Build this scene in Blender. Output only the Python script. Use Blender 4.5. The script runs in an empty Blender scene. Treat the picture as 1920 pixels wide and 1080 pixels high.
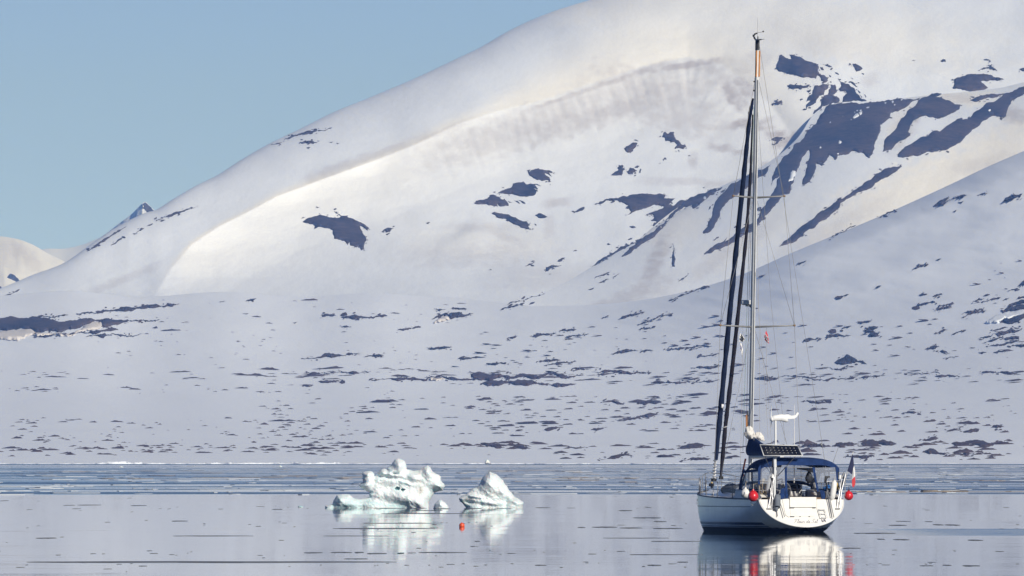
import bpy, bmesh, math, random
import numpy as np
from mathutils import Vector, Matrix, geometry

random.seed(7)
RS = np.random.RandomState(7)
scene = bpy.context.scene
COL = scene.collection

# ---------------------------------------------------------------- camera, light, exposure
F, CX, HY, EYE = 24000.0, 960.0, 851.0, 3.0     # focal length in photo pixels, axis, horizon row, eye height
cam_d = bpy.data.cameras.new('camera')
cam_d.sensor_width = 36.0
cam_d.lens = F * 36.0 / 1920.0
cam_d.shift_y = (HY - 540.0) / 1920.0
cam_d.clip_start = 5.0
cam_d.clip_end = 60000.0
cam = bpy.data.objects.new('camera', cam_d)
COL.objects.link(cam)
cam.location = (0, 0, EYE)
cam.rotation_euler = (math.radians(90), 0, 0)
scene.camera = cam

SUN_ELEV, SUN_AZ = 27.0, 34.0                   # azimuth: degrees to the right of straight behind the camera
world = bpy.data.worlds.new('World')
scene.world = world
world.use_nodes = True
wn = world.node_tree
wn.nodes.clear()
sky = wn.nodes.new('ShaderNodeTexSky')
sky.sky_type = 'NISHITA'
sky.sun_disc = False
sky.sun_elevation = math.radians(SUN_ELEV)
sky.sun_rotation = math.radians(180 - SUN_AZ)
sky.altitude = 0
sky.air_density = 0.3
sky.dust_density = 0.0
sky.ozone_density = 3.2
bg = wn.nodes.new('ShaderNodeBackground')
bg.inputs[1].default_value = 0.084
wo = wn.nodes.new('ShaderNodeOutputWorld')
wb = wn.nodes.new('ShaderNodeVectorMath'); wb.operation = 'MULTIPLY'; wb.inputs[1].default_value = (1.02, 0.935, 0.985)
wn.links.new(sky.outputs[0], wb.inputs[0]); wn.links.new(wb.outputs[0], bg.inputs[0])
wn.links.new(bg.outputs[0], wo.inputs[0])

sun_d = bpy.data.lights.new('sun', 'SUN')
sun_d.energy = 4.6
sun_d.angle = math.radians(0.5)
sun_d.color = (1.0, 0.965, 0.91)
sun = bpy.data.objects.new('sun', sun_d)
COL.objects.link(sun)
_a, _e = math.radians(SUN_AZ), math.radians(SUN_ELEV)
SUNV = Vector((math.sin(_a) * math.cos(_e), -math.cos(_a) * math.cos(_e), math.sin(_e)))
sun.rotation_euler = SUNV.to_track_quat('Z', 'Y').to_euler()

scene.view_settings.view_transform = 'Standard'
scene.view_settings.look = 'None'
scene.view_settings.exposure = 0.0
scene.view_settings.gamma = 1.0
scene.view_settings.use_curve_mapping = False
scene.cycles.volume_bounces = 1
scene.cycles.max_bounces = 8
scene.cycles.transparent_max_bounces = 16

# ---------------------------------------------------------------- helpers
def pt(px, py, Y):
    return ((px - CX) * Y / F, Y, EYE + (HY - py) * Y / F)

def tag(o, label=None, cat=None, group=None, kind=None):
    if label: o['label'] = label
    if cat: o['category'] = cat
    if group: o['group'] = group
    if kind: o['kind'] = kind
    return o

def mesh_obj(name, verts, faces, mat=None, parent=None, smooth=True):
    me = bpy.data.meshes.new(name)
    me.from_pydata([tuple(v) for v in verts], [], [tuple(int(i) for i in f) for f in faces])
    if mat: me.materials.append(mat)
    if smooth: me.polygons.foreach_set('use_smooth', [True] * len(me.polygons))
    me.update()
    o = bpy.data.objects.new(name, me)
    COL.objects.link(o)
    if parent: o.parent = parent
    return o

def grid_mesh(name, V, mat, parent=None, attrs=None):
    """V: (rows, cols, 3) array."""
    r, c = V.shape[:2]
    idx = np.arange(r * c).reshape(r, c)
    q = np.stack([idx[:-1, :-1], idx[:-1, 1:], idx[1:, 1:], idx[1:, :-1]], -1).reshape(-1, 4)
    me = bpy.data.meshes.new(name)
    me.vertices.add(r * c)
    me.vertices.foreach_set('co', V.reshape(-1).astype(np.float32))
    n = len(q)
    me.loops.add(n * 4)
    me.loops.foreach_set('vertex_index', q.reshape(-1).astype(np.int32))
    me.polygons.add(n)
    me.polygons.foreach_set('loop_start', (np.arange(n) * 4).astype(np.int32))
    me.polygons.foreach_set('loop_total', np.full(n, 4, np.int32))
    me.polygons.foreach_set('use_smooth', np.ones(n, bool))
    me.update(calc_edges=True)
    me.validate()
    for k, a in (attrs or {}).items():
        at = me.attributes.new(k, 'FLOAT', 'POINT')
        at.data.foreach_set('value', a.reshape(-1).astype(np.float32))
    me.materials.append(mat)
    o = bpy.data.objects.new(name, me)
    COL.objects.link(o)
    if parent: o.parent = parent
    return o

def curve1(pts):
    """smooth (Catmull-Rom, non-uniform) interpolation through x-sorted points."""
    p = np.array(pts, float)
    x, y = p[:, 0], p[:, 1]
    m = np.gradient(y, x)
    def f(t):
        t = np.asarray(t, float)
        tc = np.clip(t, x[0], x[-1])
        i = np.clip(np.searchsorted(x, tc) - 1, 0, len(x) - 2)
        h = x[i + 1] - x[i]
        u = (tc - x[i]) / h
        return ((2*u**3 - 3*u**2 + 1) * y[i] + (u**3 - 2*u**2 + u) * h * m[i]
                + (-2*u**3 + 3*u**2) * y[i+1] + (u**3 - u**2) * h * m[i+1])
    return f

_perm = RS.permutation(256)
_perm = np.concatenate([_perm, _perm, _perm])
_grad = RS.uniform(0, 2 * math.pi, 256)
def perlin(x, y):
    x = np.asarray(x, float); y = np.asarray(y, float)
    xi = np.floor(x).astype(int); yi = np.floor(y).astype(int)
    xf = x - xi; yf = y - yi
    xi &= 255; yi &= 255
    u = xf**3 * (xf * (xf * 6 - 15) + 10); v = yf**3 * (yf * (yf * 6 - 15) + 10)
    def g(ix, iy, dx, dy):
        a = _grad[_perm[_perm[ix & 255] + (iy & 255)]]
        return np.cos(a) * dx + np.sin(a) * dy
    n00 = g(xi, yi, xf, yf); n10 = g(xi + 1, yi, xf - 1, yf)
    n01 = g(xi, yi + 1, xf, yf - 1); n11 = g(xi + 1, yi + 1, xf - 1, yf - 1)
    return (n00 * (1 - u) + n10 * u) * (1 - v) + (n01 * (1 - u) + n11 * u) * v
def fbm(x, y, o=4):
    s = 0; a = 1.0
    for k in range(o):
        s = s + a * perlin(x * 2**k + 17.3 * k, y * 2**k + 9.1 * k); a *= 0.5
    return s

# ---------------------------------------------------------------- materials
def new_mat(name):
    m = bpy.data.materials.new(name)
    m.use_nodes = True
    nt = m.node_tree
    b = nt.nodes['Principled BSDF']
    return m, nt, b

def N(nt, typ, **kw):
    n = nt.nodes.new(typ)
    for k, v in kw.items():
        if hasattr(n, k): setattr(n, k, v)
        else: n.inputs[k].default_value = v
    return n

def noise_node(nt, vec, scale, detail=3, rough=0.5, stretch=None):
    if stretch:
        mp = nt.nodes.new('ShaderNodeMapping')
        mp.inputs['Scale'].default_value = stretch
        nt.links.new(vec, mp.inputs[0]); vec = mp.outputs[0]
    n = nt.nodes.new('ShaderNodeTexNoise')
    n.inputs['Scale'].default_value = scale
    n.inputs['Detail'].default_value = detail
    n.inputs['Roughness'].default_value = rough
    nt.links.new(vec, n.inputs['Vector'])
    return n

def ramp(nt, fac, stops):
    r = nt.nodes.new('ShaderNodeValToRGB')
    el = r.color_ramp.elements
    while len(el) < len(stops): el.new(0.5)
    for e, (p, c) in zip(el, stops):
        e.position = p
        e.color = (*c, 1) if len(c) == 3 else c
    nt.links.new(fac, r.inputs[0])
    return r

def simple(name, col, rough=0.5, metal=0.0, var=0.12, scale=6.0, coat=0.0, spec=0.5):
    m, nt, b = new_mat(name)
    tc = nt.nodes.new('ShaderNodeTexCoord')
    n = noise_node(nt, tc.outputs['Object'], scale, 4, 0.6)
    lo = tuple(c * (1 - var) for c in col); hi = tuple(min(1, c * (1 + var * 0.6)) for c in col)
    r = ramp(nt, n.outputs[0], [(0.3, lo), (0.7, hi)])
    nt.links.new(r.outputs[0], b.inputs['Base Color'])
    b.inputs['Roughness'].default_value = rough
    b.inputs['Metallic'].default_value = metal
    b.inputs['Specular IOR Level'].default_value = spec
    b.inputs['Coat Weight'].default_value = coat
    return m

def snow_mat(name, col, bump=1.0, dirtcol=(0.40, 0.375, 0.39)):
    m, nt, b = new_mat(name)
    geo = nt.nodes.new('ShaderNodeNewGeometry')
    P = geo.outputs['Position']
    at = nt.nodes.new('ShaderNodeAttribute'); at.attribute_name = 'dirt'
    big = noise_node(nt, P, 0.012, 5, 0.6)
    fine = noise_node(nt, P, 0.16, 4, 0.65, (1, 0.35, 0.8))
    # faint dust in drifts
    mm = N(nt, 'ShaderNodeMath', operation='MULTIPLY_ADD')
    nt.links.new(fine.outputs[0], mm.inputs[0]); mm.inputs[1].default_value = 2.2; mm.inputs[2].default_value = -0.25
    mm.use_clamp = True
    md = N(nt, 'ShaderNodeMath', operation='MULTIPLY')
    nt.links.new(mm.outputs[0], md.inputs[0]); nt.links.new(at.outputs['Fac'], md.inputs[1])
    md.use_clamp = True
    base0 = ramp(nt, big.outputs[0], [(0.3, tuple(c * 0.955 for c in col)), (0.7, col)])
    ao = nt.nodes.new('ShaderNodeAttribute'); ao.attribute_name = 'sun_tint'      # warm sunlight painted into the snow colour as a paler cream
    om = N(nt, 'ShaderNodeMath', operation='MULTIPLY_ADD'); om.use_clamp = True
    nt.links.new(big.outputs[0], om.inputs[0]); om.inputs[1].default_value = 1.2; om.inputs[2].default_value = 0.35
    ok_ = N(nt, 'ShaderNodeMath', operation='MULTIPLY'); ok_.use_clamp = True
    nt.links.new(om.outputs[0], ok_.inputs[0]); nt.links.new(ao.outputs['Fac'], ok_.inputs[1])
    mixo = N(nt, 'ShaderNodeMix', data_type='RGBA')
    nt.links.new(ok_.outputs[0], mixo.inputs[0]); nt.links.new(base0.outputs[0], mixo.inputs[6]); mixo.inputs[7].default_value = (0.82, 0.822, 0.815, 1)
    mix = N(nt, 'ShaderNodeMix', data_type='RGBA')
    nt.links.new(md.outputs[0], mix.inputs[0])
    nt.links.new(mixo.outputs[2], mix.inputs[6])
    mix.inputs[7].default_value = (*dirtcol, 1)
    nt.links.new(mix.outputs[2], b.inputs['Base Color'])
    b.inputs['Roughness'].default_value = 0.75
    b.inputs['Specular IOR Level'].default_value = 0.05
    wave = noise_node(nt, P, 0.09, 5, 0.6, (1, 0.25, 1.6))
    bp = N(nt, 'ShaderNodeBump')
    bp.inputs['Strength'].default_value = 0.3 * bump
    bp.inputs['Distance'].default_value = 1.6
    rill = noise_node(nt, P, 0.45, 4, 0.65, (1.0, 0.12, 0.28))
    hs = N(nt, 'ShaderNodeMath', operation='MULTIPLY_ADD')
    nt.links.new(rill.outputs[0], hs.inputs[0]); hs.inputs[1].default_value = 0.12
    nt.links.new(wave.outputs[0], hs.inputs[2])
    nt.links.new(hs.outputs[0], bp.inputs['Height'])
    nt.links.new(bp.outputs[0], b.inputs['Normal'])
    return m

def rock_mat(name, c0, c1, scale):
    m, nt, b = new_mat(name)
    geo = nt.nodes.new('ShaderNodeNewGeometry')
    n = noise_node(nt, geo.outputs['Position'], scale, 6, 0.7)
    n2 = noise_node(nt, geo.outputs['Position'], scale * 0.12, 3, 0.5, (1.8, 0.6, 0.25))
    mx = N(nt, 'ShaderNodeMath', operation='MULTIPLY_ADD')
    nt.links.new(n.outputs[0], mx.inputs[0]); mx.inputs[1].default_value = 0.5
    ad = N(nt, 'ShaderNodeMath', operation='MULTIPLY')
    nt.links.new(n2.outputs[0], ad.inputs[0]); ad.inputs[1].default_value = 0.5
    nt.links.new(ad.outputs[0], mx.inputs[2])
    r = ramp(nt, mx.outputs[0], [(0.40, c0), (0.62, c1)])
    nt.links.new(r.outputs[0], b.inputs['Base Color'])
    b.inputs['Roughness'].default_value = 0.9
    b.inputs['Specular IOR Level'].default_value = 0.2
    bp = N(nt, 'ShaderNodeBump'); bp.inputs['Strength'].default_value = 0.5; bp.inputs['Distance'].default_value = 0.8
    nt.links.new(n.outputs[0], bp.inputs['Height']); nt.links.new(bp.outputs[0], b.inputs['Normal'])
    return m

SNOW = snow_mat('snow', (0.715, 0.775, 0.905))
SNOW_PLAIN = snow_mat('snow_on_the_plain', (0.715, 0.775, 0.915), 0.6)
ROCK = rock_mat('dark_rock', (0.012, 0.012, 0.015), (0.085, 0.064, 0.058), 0.25)
MOUND = rock_mat('brown_tundra_rock', (0.040, 0.026, 0.022), (0.095, 0.066, 0.056), 0.9)

# ---------------------------------------------------------------- terrain
def ridge_of(pts): return curve1(pts)

sil1 = curve1([(-700, 690), (-400, 640), (-150, 588), (0, 541), (60, 516), (127, 489), (165, 462), (200, 437), (240, 414), (270, 400),
               (293, 393), (325, 373), (370, 347), (405, 330), (450, 301), (500, 272), (560, 243), (620, 213), (700, 180),
               (780, 146), (850, 113), (900, 89), (950, 60), (1000, 36), (1050, 17), (1110, -1), (1200, -26), (1400, -62),
               (1700, -84), (2000, -70), (2600, -30)])
CREST = np.array([(280, 575), (298, 540), (320, 505), (360, 458), (410, 425), (460, 400), (520, 368), (600, 338), (700, 302), (780, 270), (860, 232),
                  (940, 206), (1010, 190), (1100, 159), (1200, 126), (1290, 106), (1350, 118), (1400, 153), (1445, 195), (1480, 245), (1505, 310), (1515, 400), (1515, 700)], float)
def crest_dist(px, py):
    best = np.full(np.shape(px), 1e9); sgn = np.ones(np.shape(px)); along = np.zeros(np.shape(px)); s0 = 0
    for a, b in zip(CREST[:-1], CREST[1:]):
        d = b - a; L2 = d @ d; L = math.sqrt(L2)
        t = np.clip(((px - a[0]) * d[0] + (py - a[1]) * d[1]) / L2, 0, 1)
        qx = px - a[0] - t * d[0]; qy = py - a[1] - t * d[1]
        dist = np.hypot(qx, qy)
        cr = d[0] * (py - a[1]) - d[1] * (px - a[0])     # positive below / right of the crest
        m = dist < best
        best = np.where(m, dist, best); sgn = np.where(m, np.sign(cr), sgn); along = np.where(m, s0 + t * L, along)
        s0 += L
    return best * sgn, along

LK = curve1([(200, 1.05), (300, 1.0), (700, 0.75), (900, 0.2), (1100, -0.8), (1300, -1.3), (1500, -1.35), (1700, -1.3)])
BK = curve1([(300, 1.0), (700, 0.98), (900, 0.75), (1100, 0.42), (1300, 0.35), (1600, 0.35)])
def base1(px): return 612 + 0 * px
def Y1(px, py):
    px = np.asarray(px, float); py = np.asarray(py, float)
    b, s = base1(px), sil1(px)
    H = np.maximum(b - s, 5)
    v = np.clip((b - py) / H, -0.4, 1)
    sc = np.maximum(H, 60) / 450.0
    Y = 5440 + sc * (290 * (1 - np.exp(-np.maximum(v, 0) / 0.2)) + 225 * v + 190 * (1 - np.sqrt(np.clip(1 - np.maximum(v, 0)**2, 0, 1))))
    d, al = crest_dist(px, py)
    fade = np.clip((px - 240) / 160, 0, 1) * np.clip((1430 - px) / 130, 0, 1) * np.clip((590 - py) / 70, 0, 1)
    dp = np.maximum(d, 0); dn = np.maximum(-d, 0)
    bk = BK(px)
    bowl = bk * 26 * (1 - np.exp(-dp / 45.0)) - bk * 20 * (1 - np.exp(-np.maximum(dp - 110, 0) / 120.0))
    lk = LK(px)
    lee = lk * 26 * (1 - np.exp(-dn / 85.0)) + 0.05 * dn * lk
    Y = Y + 0.30 * 200 * np.log(np.cosh(np.maximum(430 - px, 0) / 200.0))
    fl_ = np.clip((px - 240) / 160, 0, 1) * (0.5 + 0.5 * np.cos(np.pi * np.clip((px - 1250) / 600, 0, 1)))
    Y = Y + fade * bowl + fl_ * lee
    fl = perlin(al / 12.5 + 0.004 * dp * perlin(al / 60.0, dp / 40.0), dp / 130.0 + 3.0)
    Y = Y + fade * 1.9 * fl * np.exp(-((dp - 45) / 48.0)**2) * (d > 0) * np.clip((px - 640) / 300, 0.12, 1)
    Y = Y + 16 * fbm(px / 330.0, py / 210.0, 3) + 1.4 * fbm(px / 60.0 + py / 90.0, py / 26.0, 3) * np.clip(1.2 - v, 0.2, 1)
    # wind-packed ripples in the floor of the bowl
    Y = Y + 1.3 * np.exp(-((px - 880) / 190)**2 - ((py - 470) / 55)**2) * perlin(px / 90.0, (py + 0.12 * px) / 7.0)
    # rounded lip of the second drift in the bowl
    Y = Y + 9 * np.exp(-((px - 900) / 110)**2) * np.tanh((452 - py - 26 * np.exp(-((px - 895) / 45)**2)) / 9.0) * np.exp(-((py - 440) / 60)**2)
    return Y

sil2 = curve1([(800, 612), (900, 596), (940, 583), (1000, 557), (1060, 530), (1110, 500), (1150, 477), (1195, 451), (1240, 412), (1285, 380),
               (1345, 353), (1430, 311), (1470, 283), (1500, 253), (1525, 215), (1560, 196), (1620, 190), (1700, 183), (1770, 176),
               (1830, 170), (1920, 150), (2200, 70), (2600, -20)])
def base2(px): return 632 + 0 * px
_xs = np.arange(400, 3000, 20.0)
_ys = Y1(_xs, sil2(_xs)) - 35
_sel = (_xs >= 900) & (_xs <= 2050)
_p = np.polyfit((_xs[_sel] - 1450) / 500.0, _ys[_sel], 2)
_fit = np.polyval(_p, (_xs - 1450) / 500.0)
_off = max(0.0, float((_fit - _ys)[_sel].max())) * 0.8
_sm = np.convolve(np.pad(sil2(_xs), 12, 'edge'), np.hanning(27)[1:-1] / np.hanning(27).sum(), 'valid')
sil2s = curve1(list(zip(_xs, _sm)))
def Y2(px, py):
    px = np.asarray(px, float); py = np.asarray(py, float)
    b, s = base2(px), sil2s(px)
    H = np.maximum(b - s, 5); v = np.clip((b - py) / H, -0.4, 1.6)
    yt = np.polyval(_p, (px - 1450) / 500.0) - _off; yb = 5400.0
    Y = yb + (yt - yb) * (0.85 * v + 0.15 * (1 - np.sqrt(np.clip(1 - np.maximum(v, 0)**2, 0, 1))))
    Y = Y + 0.20 * 120 * np.logaddexp(0, (px - 1590) / 120.0) + 6 * fbm(px / 240.0 + 5, py / 200.0, 3)
    # ribs and gullies running down to the lower left
    q = px * 0.80 + py * 0.60
    Y = Y + 0.8 * perlin(q / 46.0, (py - 0.5 * px) / 240.0 + 7) + 0.35 * fbm(q / 15.0, (py - 0.6 * px) / 90.0, 2)
    # avalanche cone under the notch at the foot of the spur
    c = np.clip((py - 440) / 120.0, 0, 1); w = 6 + 70 * c
    x0 = 1258 - 62 * c
    Y = Y - 10 * c * np.exp(-((px - x0) / np.maximum(w, 1))**2) + 1.0 * c * np.exp(-((px - 1225) / 50)**2) * perlin(px / 50.0, (py + .25 * px) / 6.0)
    return Y

silP = curve1([(-700, 580), (0, 578), (130, 570), (260, 580), (420, 572), (560, 580), (700, 574), (820, 580), (1000, 574), (1100, 572), (1200, 563), (1300, 543), (1400, 511), (1480, 476), (1560, 443),
               (1660, 401), (1760, 356), (1860, 309), (1920, 283), (2100, 205), (2600, 20)])
YP_T = curve1([(-0.02, 3690), (0, 3750), (0.05, 3880), (0.2, 4400), (0.4, 4870), (0.6, 5105), (0.8, 5260), (1.0, 5400), (1.1, 5470)])
YR_T = curve1([(-0.02, 3690), (0, 3750), (0.05, 3880), (0.2, 4390), (0.4, 4850), (0.6, 5060), (0.8, 5165), (1.0, 5255), (1.1, 5320)])
def YP(px, py):
    px = np.asarray(px, float); py = np.asarray(py, float)
    v = (873 - py) / (873 - silP(px))
    r = np.clip((px - 1000) / 600, 0, 1); r = r * r * (3 - 2 * r)
    r2 = np.clip((px - 880) / 650, 0, 1); r2 = r2 * r2 * (3 - 2 * r2)
    Y = YP_T(v) * (1 - r2) + YR_T(v) * r2
    Y = Y + r * 25 * np.clip((v - 0.93) / 0.07, 0, 1)**2
    Y = Y + np.clip(v * 4, 0, 1) * (6 * fbm(px / 260.0, py / 60.0 + 3, 3) + 1.2 * fbm(px / 70.0, (py - 0.1 * px) / 14.0, 3))
    return Y

def sheet(name, fn, sil, base, x0, x1, dx, nrow, mat, vmax=None, dirt=None, sun_tint=None, back=(40, 0.5), nb=8, dome=True):
    xs = np.arange(x0, x1 + 1, dx)
    t = np.linspace(0, 1, nrow)
    v = (1 - (1 - t)**1.6) if dome else t
    vm = np.ones_like(xs) if vmax is None else vmax(xs)
    PX = np.repeat(xs[None, :], nrow, 0)
    PY = base(xs)[None, :] + (sil(xs) - base(xs))[None, :] * v[:, None] * vm[None, :]
    D = fn(PX, PY)
    V = np.stack([(PX - CX) * D / F, D, EYE + (HY - PY) * D / F], -1)
    rows = [V]
    last = V[-1]
    for k in range(1, nb + 1):
        s = back[0] * k**1.5
        r = last.copy()
        r[:, 1] += s; r[:, 0] *= (1 + s / 8000.0); r[:, 2] = np.maximum(r[:, 2] - back[1] * s * (k / nb), -1)
        rows.append(r[None])
    V = np.concatenate(rows, 0)
    dm = np.zeros(V.shape[:2])
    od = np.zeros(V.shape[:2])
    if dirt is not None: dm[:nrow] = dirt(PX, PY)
    if sun_tint is not None: od[:nrow] = sun_tint(PX, PY)
    return tag(grid_mesh(name, V, mat, attrs={'dirt': dm, 'sun_tint': od}), kind='structure')

def blobs(PX, PY, L):
    s = np.zeros(PX.shape)
    for x, y, rx, ry, ang, a in L:
        c, sn = math.cos(math.radians(ang)), math.sin(math.radians(ang))
        u = (PX - x) * c + (PY - y) * sn; w = -(PX - x) * sn + (PY - y) * c
        u = u + 0.4 * rx * fbm(PX / 22.0, PY / 14.0, 3); w = w + 0.6 * ry * fbm(PX / 16.0 + 40, PY / 12.0, 3)
        s = np.maximum(s, a * np.exp(-((u / rx)**4 + (w / ry)**4)))
    return s
D1 = [(1375, 178, 36, 12, 50, 0.8), (1320, 128, 40, 10, 12, 0.45), (1250, 140, 55, 18, -20, 0.30), (1378, 190, 20, 9, 40, 0.9), (1396, 165, 24, 12, 45, 0.8),
      (1340, 238, 26, 8, 10, 0.6), (1318, 235, 18, 9, 30, 0.5), (1348, 276, 26, 8, 5, 0.75), (1400, 232, 44, 8, -6, 0.9), (1455, 252, 20, 7, -8, 0.9),
      (1480, 262, 32, 10, -25, 0.85), (1430, 240, 22, 6, 0, 0.8), (1385, 286, 14, 5, 0, 0.7), (1410, 300, 14, 6, 0, 0.6), (1440, 312, 18, 8, 0, 0.7),
      (1300, 300, 9, 14, 0, 0.5), (1265, 340, 60, 8, 0, 0.35), (1360, 345, 50, 7, 0, 0.4), (1150, 205, 240, 26, -16, 0.55), (1230, 190, 130, 45, 20, 0.48), (1290, 122, 70, 7, -8, .8), (1180, 142, 80, 6, -19, .7), (1060, 183, 90, 5, -19, .6),
      (1000, 235, 210, 34, -18, 0.42), (640, 312, 70, 9, -20, 0.4), (690, 296, 120, 6, -22, 0.35), (800, 258, 90, 5, -22, 0.3), (900, 425, 70, 9, 0, 0.25),
      (940, 440, 60, 9, 30, 0.3), (1045, 380, 26, 9, -8, 0.5), (1030, 425, 10, 25, 0, 0.3), (900, 480, 150, 22, 0, 0.25), (230, 525, 70, 8, -22, 0.3),
      (1010, 520, 90, 25, 0, 0.22), (1420, 120, 24, 30, 20, 0.22), (1520, 75, 120, 25, 15, 0.12), (1630, 150, 12, 18, 60, 0.3)]
D2 = [(1720, 210, 40, 12, -55, 0.6), (1690, 250, 22, 40, 30, 0.35), (1850, 310, 60, 18, -10, 0.3), (1900, 215, 25, 16, 20, 0.6), (1560, 430, 120, 16, -28, 0.22),
      (1370, 470, 90, 14, -35, 0.3), (1225, 500, 16, 60, 25, 0.6), (1170, 560, 100, 14, -22, 0.45), (1230, 540, 40, 30, 0, 0.3), (1795, 185, 40, 9, 0, 0.35), (1540, 470, 60, 5, -28, 0.45)]
def sun_tint1(px, py):  # paints sunlit cream along the crest and into the bowl
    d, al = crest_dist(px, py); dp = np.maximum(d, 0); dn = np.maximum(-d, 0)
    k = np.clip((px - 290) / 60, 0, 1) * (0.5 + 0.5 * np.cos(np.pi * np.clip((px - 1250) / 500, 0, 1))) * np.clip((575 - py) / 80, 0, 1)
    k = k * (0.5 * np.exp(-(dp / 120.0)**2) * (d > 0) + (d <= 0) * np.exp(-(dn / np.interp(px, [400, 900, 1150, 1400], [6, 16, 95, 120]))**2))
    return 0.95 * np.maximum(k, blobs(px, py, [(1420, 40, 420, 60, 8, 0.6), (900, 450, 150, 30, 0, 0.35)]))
def sun_tint2(px, py):  # sunlit cream painted on the spur's snow
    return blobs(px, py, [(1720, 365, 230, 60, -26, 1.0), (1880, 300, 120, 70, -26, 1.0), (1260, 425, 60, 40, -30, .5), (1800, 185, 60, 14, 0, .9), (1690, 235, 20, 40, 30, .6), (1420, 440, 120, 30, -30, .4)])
mountain = sheet('snow_mountain', Y1, sil1, base1, -700, 2600, 3.5, 260, SNOW, dirt=lambda a, b: blobs(a, b, D1), sun_tint=sun_tint1)
spur = sheet('rocky_spur', Y2, sil2, base2, 800, 2600, 4, 170, SNOW, dirt=lambda a, b: blobs(a, b, D2), sun_tint=sun_tint2)
plain = sheet('snow_plain', YP, silP, lambda x: 876 + 0 * x, -700, 2600, 5, 200, SNOW_PLAIN,
              vmax=lambda x: 1.0 + 0.08 * np.clip((1000 - x) / 150, 0, 1), dome=False, back=(30, 0.4))

# far hills on the left
silH = curve1([(-700, 560), (-300, 500), (-100, 452), (-30, 443), (10, 444), (36, 449), (60, 458), (90, 475), (125, 493), (160, 520), (200, 560)])
def YH(px, py):
    v = np.clip((640 - py) / np.maximum(640 - silH(px), 5), 0, 1)
    return 10600 + 420 * v + 200 * (1 - np.sqrt(np.clip(1 - v**2, 0, 1))) + 0.9 * np.abs(px - 10) * (px > 10) * 0.4 + 10 * fbm(px / 30.0, py / 60.0, 3)
far_hill = sheet('far_hill', YH, silH, lambda x: 640 + 0 * x, -700, 200, 4, 70, SNOW, dirt=lambda a, b: blobs(a, b, [(45, 480, 40, 16, 35, 0.5), (20, 490, 30, 20, 40, 0.25)]), sun_tint=lambda a, b: 0.5 + 0 * a)
silS = curve1([(-700, 540), (40, 480), (85, 466.5), (120, 466), (150, 460), (190, 445), (260, 430), (400, 420)])
def YS(px, py):
    v = np.clip((640 - py) / np.maximum(640 - silS(px), 5), 0, 1)
    return 12500 + 700 * v + 0.0 * px
saddle = sheet('far_saddle', YS, silS, lambda x: 640 + 0 * x, -700, 400, 6, 30, SNOW)
silK = curve1([(100, 530), (160, 468), (200, 437), (230, 414), (246, 402), (262, 386), (269, 380), (273, 378.5), (279, 384), (285, 390), (292, 395), (310, 410), (360, 460)])
def YK(px, py):
    v = np.clip((560 - py) / np.maximum(560 - silK(px), 5), 0, 1)
    return 9300 + 300 * v + 1.1 * np.maximum(px - 268, 0) * 4 + 0.35 * np.maximum(268 - px, 0) + 6 * fbm(px / 12.0, py / 12.0, 3)
far_peak = sheet('far_peak', YK, silK, lambda x: 560 + 0 * x, 100, 360, 2, 60, SNOW)

# ---------------------------------------------------------------- rock showing through the snow
def at_crop(x0, y0, s, pts): return [(x0 + x / s, y0 + y / s) for x, y in pts]
cA = lambda p: at_crop(560, 380, 9.6, p)
cB = lambda p: at_crop(880, 300, 7.717, p)
cC = lambda p: at_crop(1120, 220, 8.306, p)
cD = lambda p: at_crop(1420, 90, 6.354, p)
cF = lambda p: at_crop(1400, 170, 4.32, p)
cG = lambda p: at_crop(1640, 100, 4.911, p)
cK = lambda p: at_crop(1400, 320, 3.6, p)
cR = lambda p: at_crop(1100, 330, 6.0, p)
cL = lambda p: at_crop(0, 550, 3.0, p)
cM = lambda p: at_crop(500, 550, 3.272, p)
cN = lambda p: at_crop(900, 600, 3.692, p)
cQ = lambda p: at_crop(1400, 560, 3.375, p)
cT = lambda p: at_crop(1680, 520, 6.75, p)
cW = lambda p: at_crop(0, 380, 4.0, p)
cX = lambda p: at_crop(480, 220, 3.856, p)
cY = lambda p: at_crop(900, 300, 3.556, p)

def roughen(poly, amp, step, rng):
    out = []
    n = len(poly)
    for i in range(n):
        a, b = poly[i], poly[(i + 1) % n]
        seg = [a, b]
        while True:
            L = math.hypot(seg[1][0] - seg[0][0], seg[1][1] - seg[0][1])
            if L <= step: break
            new = []
            for p, q in zip(seg[:-1], seg[1:]):
                k = rng.uniform(-amp, amp) * L
                mx, my = (p[0] + q[0]) / 2, (p[1] + q[1]) / 2
                new += [p, (mx - (q[1] - p[1]) / L * k, my + (q[0] - p[0]) / L * k)]
            seg = new + [seg[-1]]
        out += seg[:-1]
    return out

def inside(poly, x, y):
    p = np.array(poly); x = np.asarray(x); y = np.asarray(y); r = np.zeros(x.shape, bool)
    for (x1, y1), (x2, y2) in zip(p, np.roll(p, -1, 0)):
        if y1 == y2: continue
        c = ((y1 > y) != (y2 > y)) & (x < (x2 - x1) * (y - y1) / (y2 - y1) + x1)
        r ^= c
    return r

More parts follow.
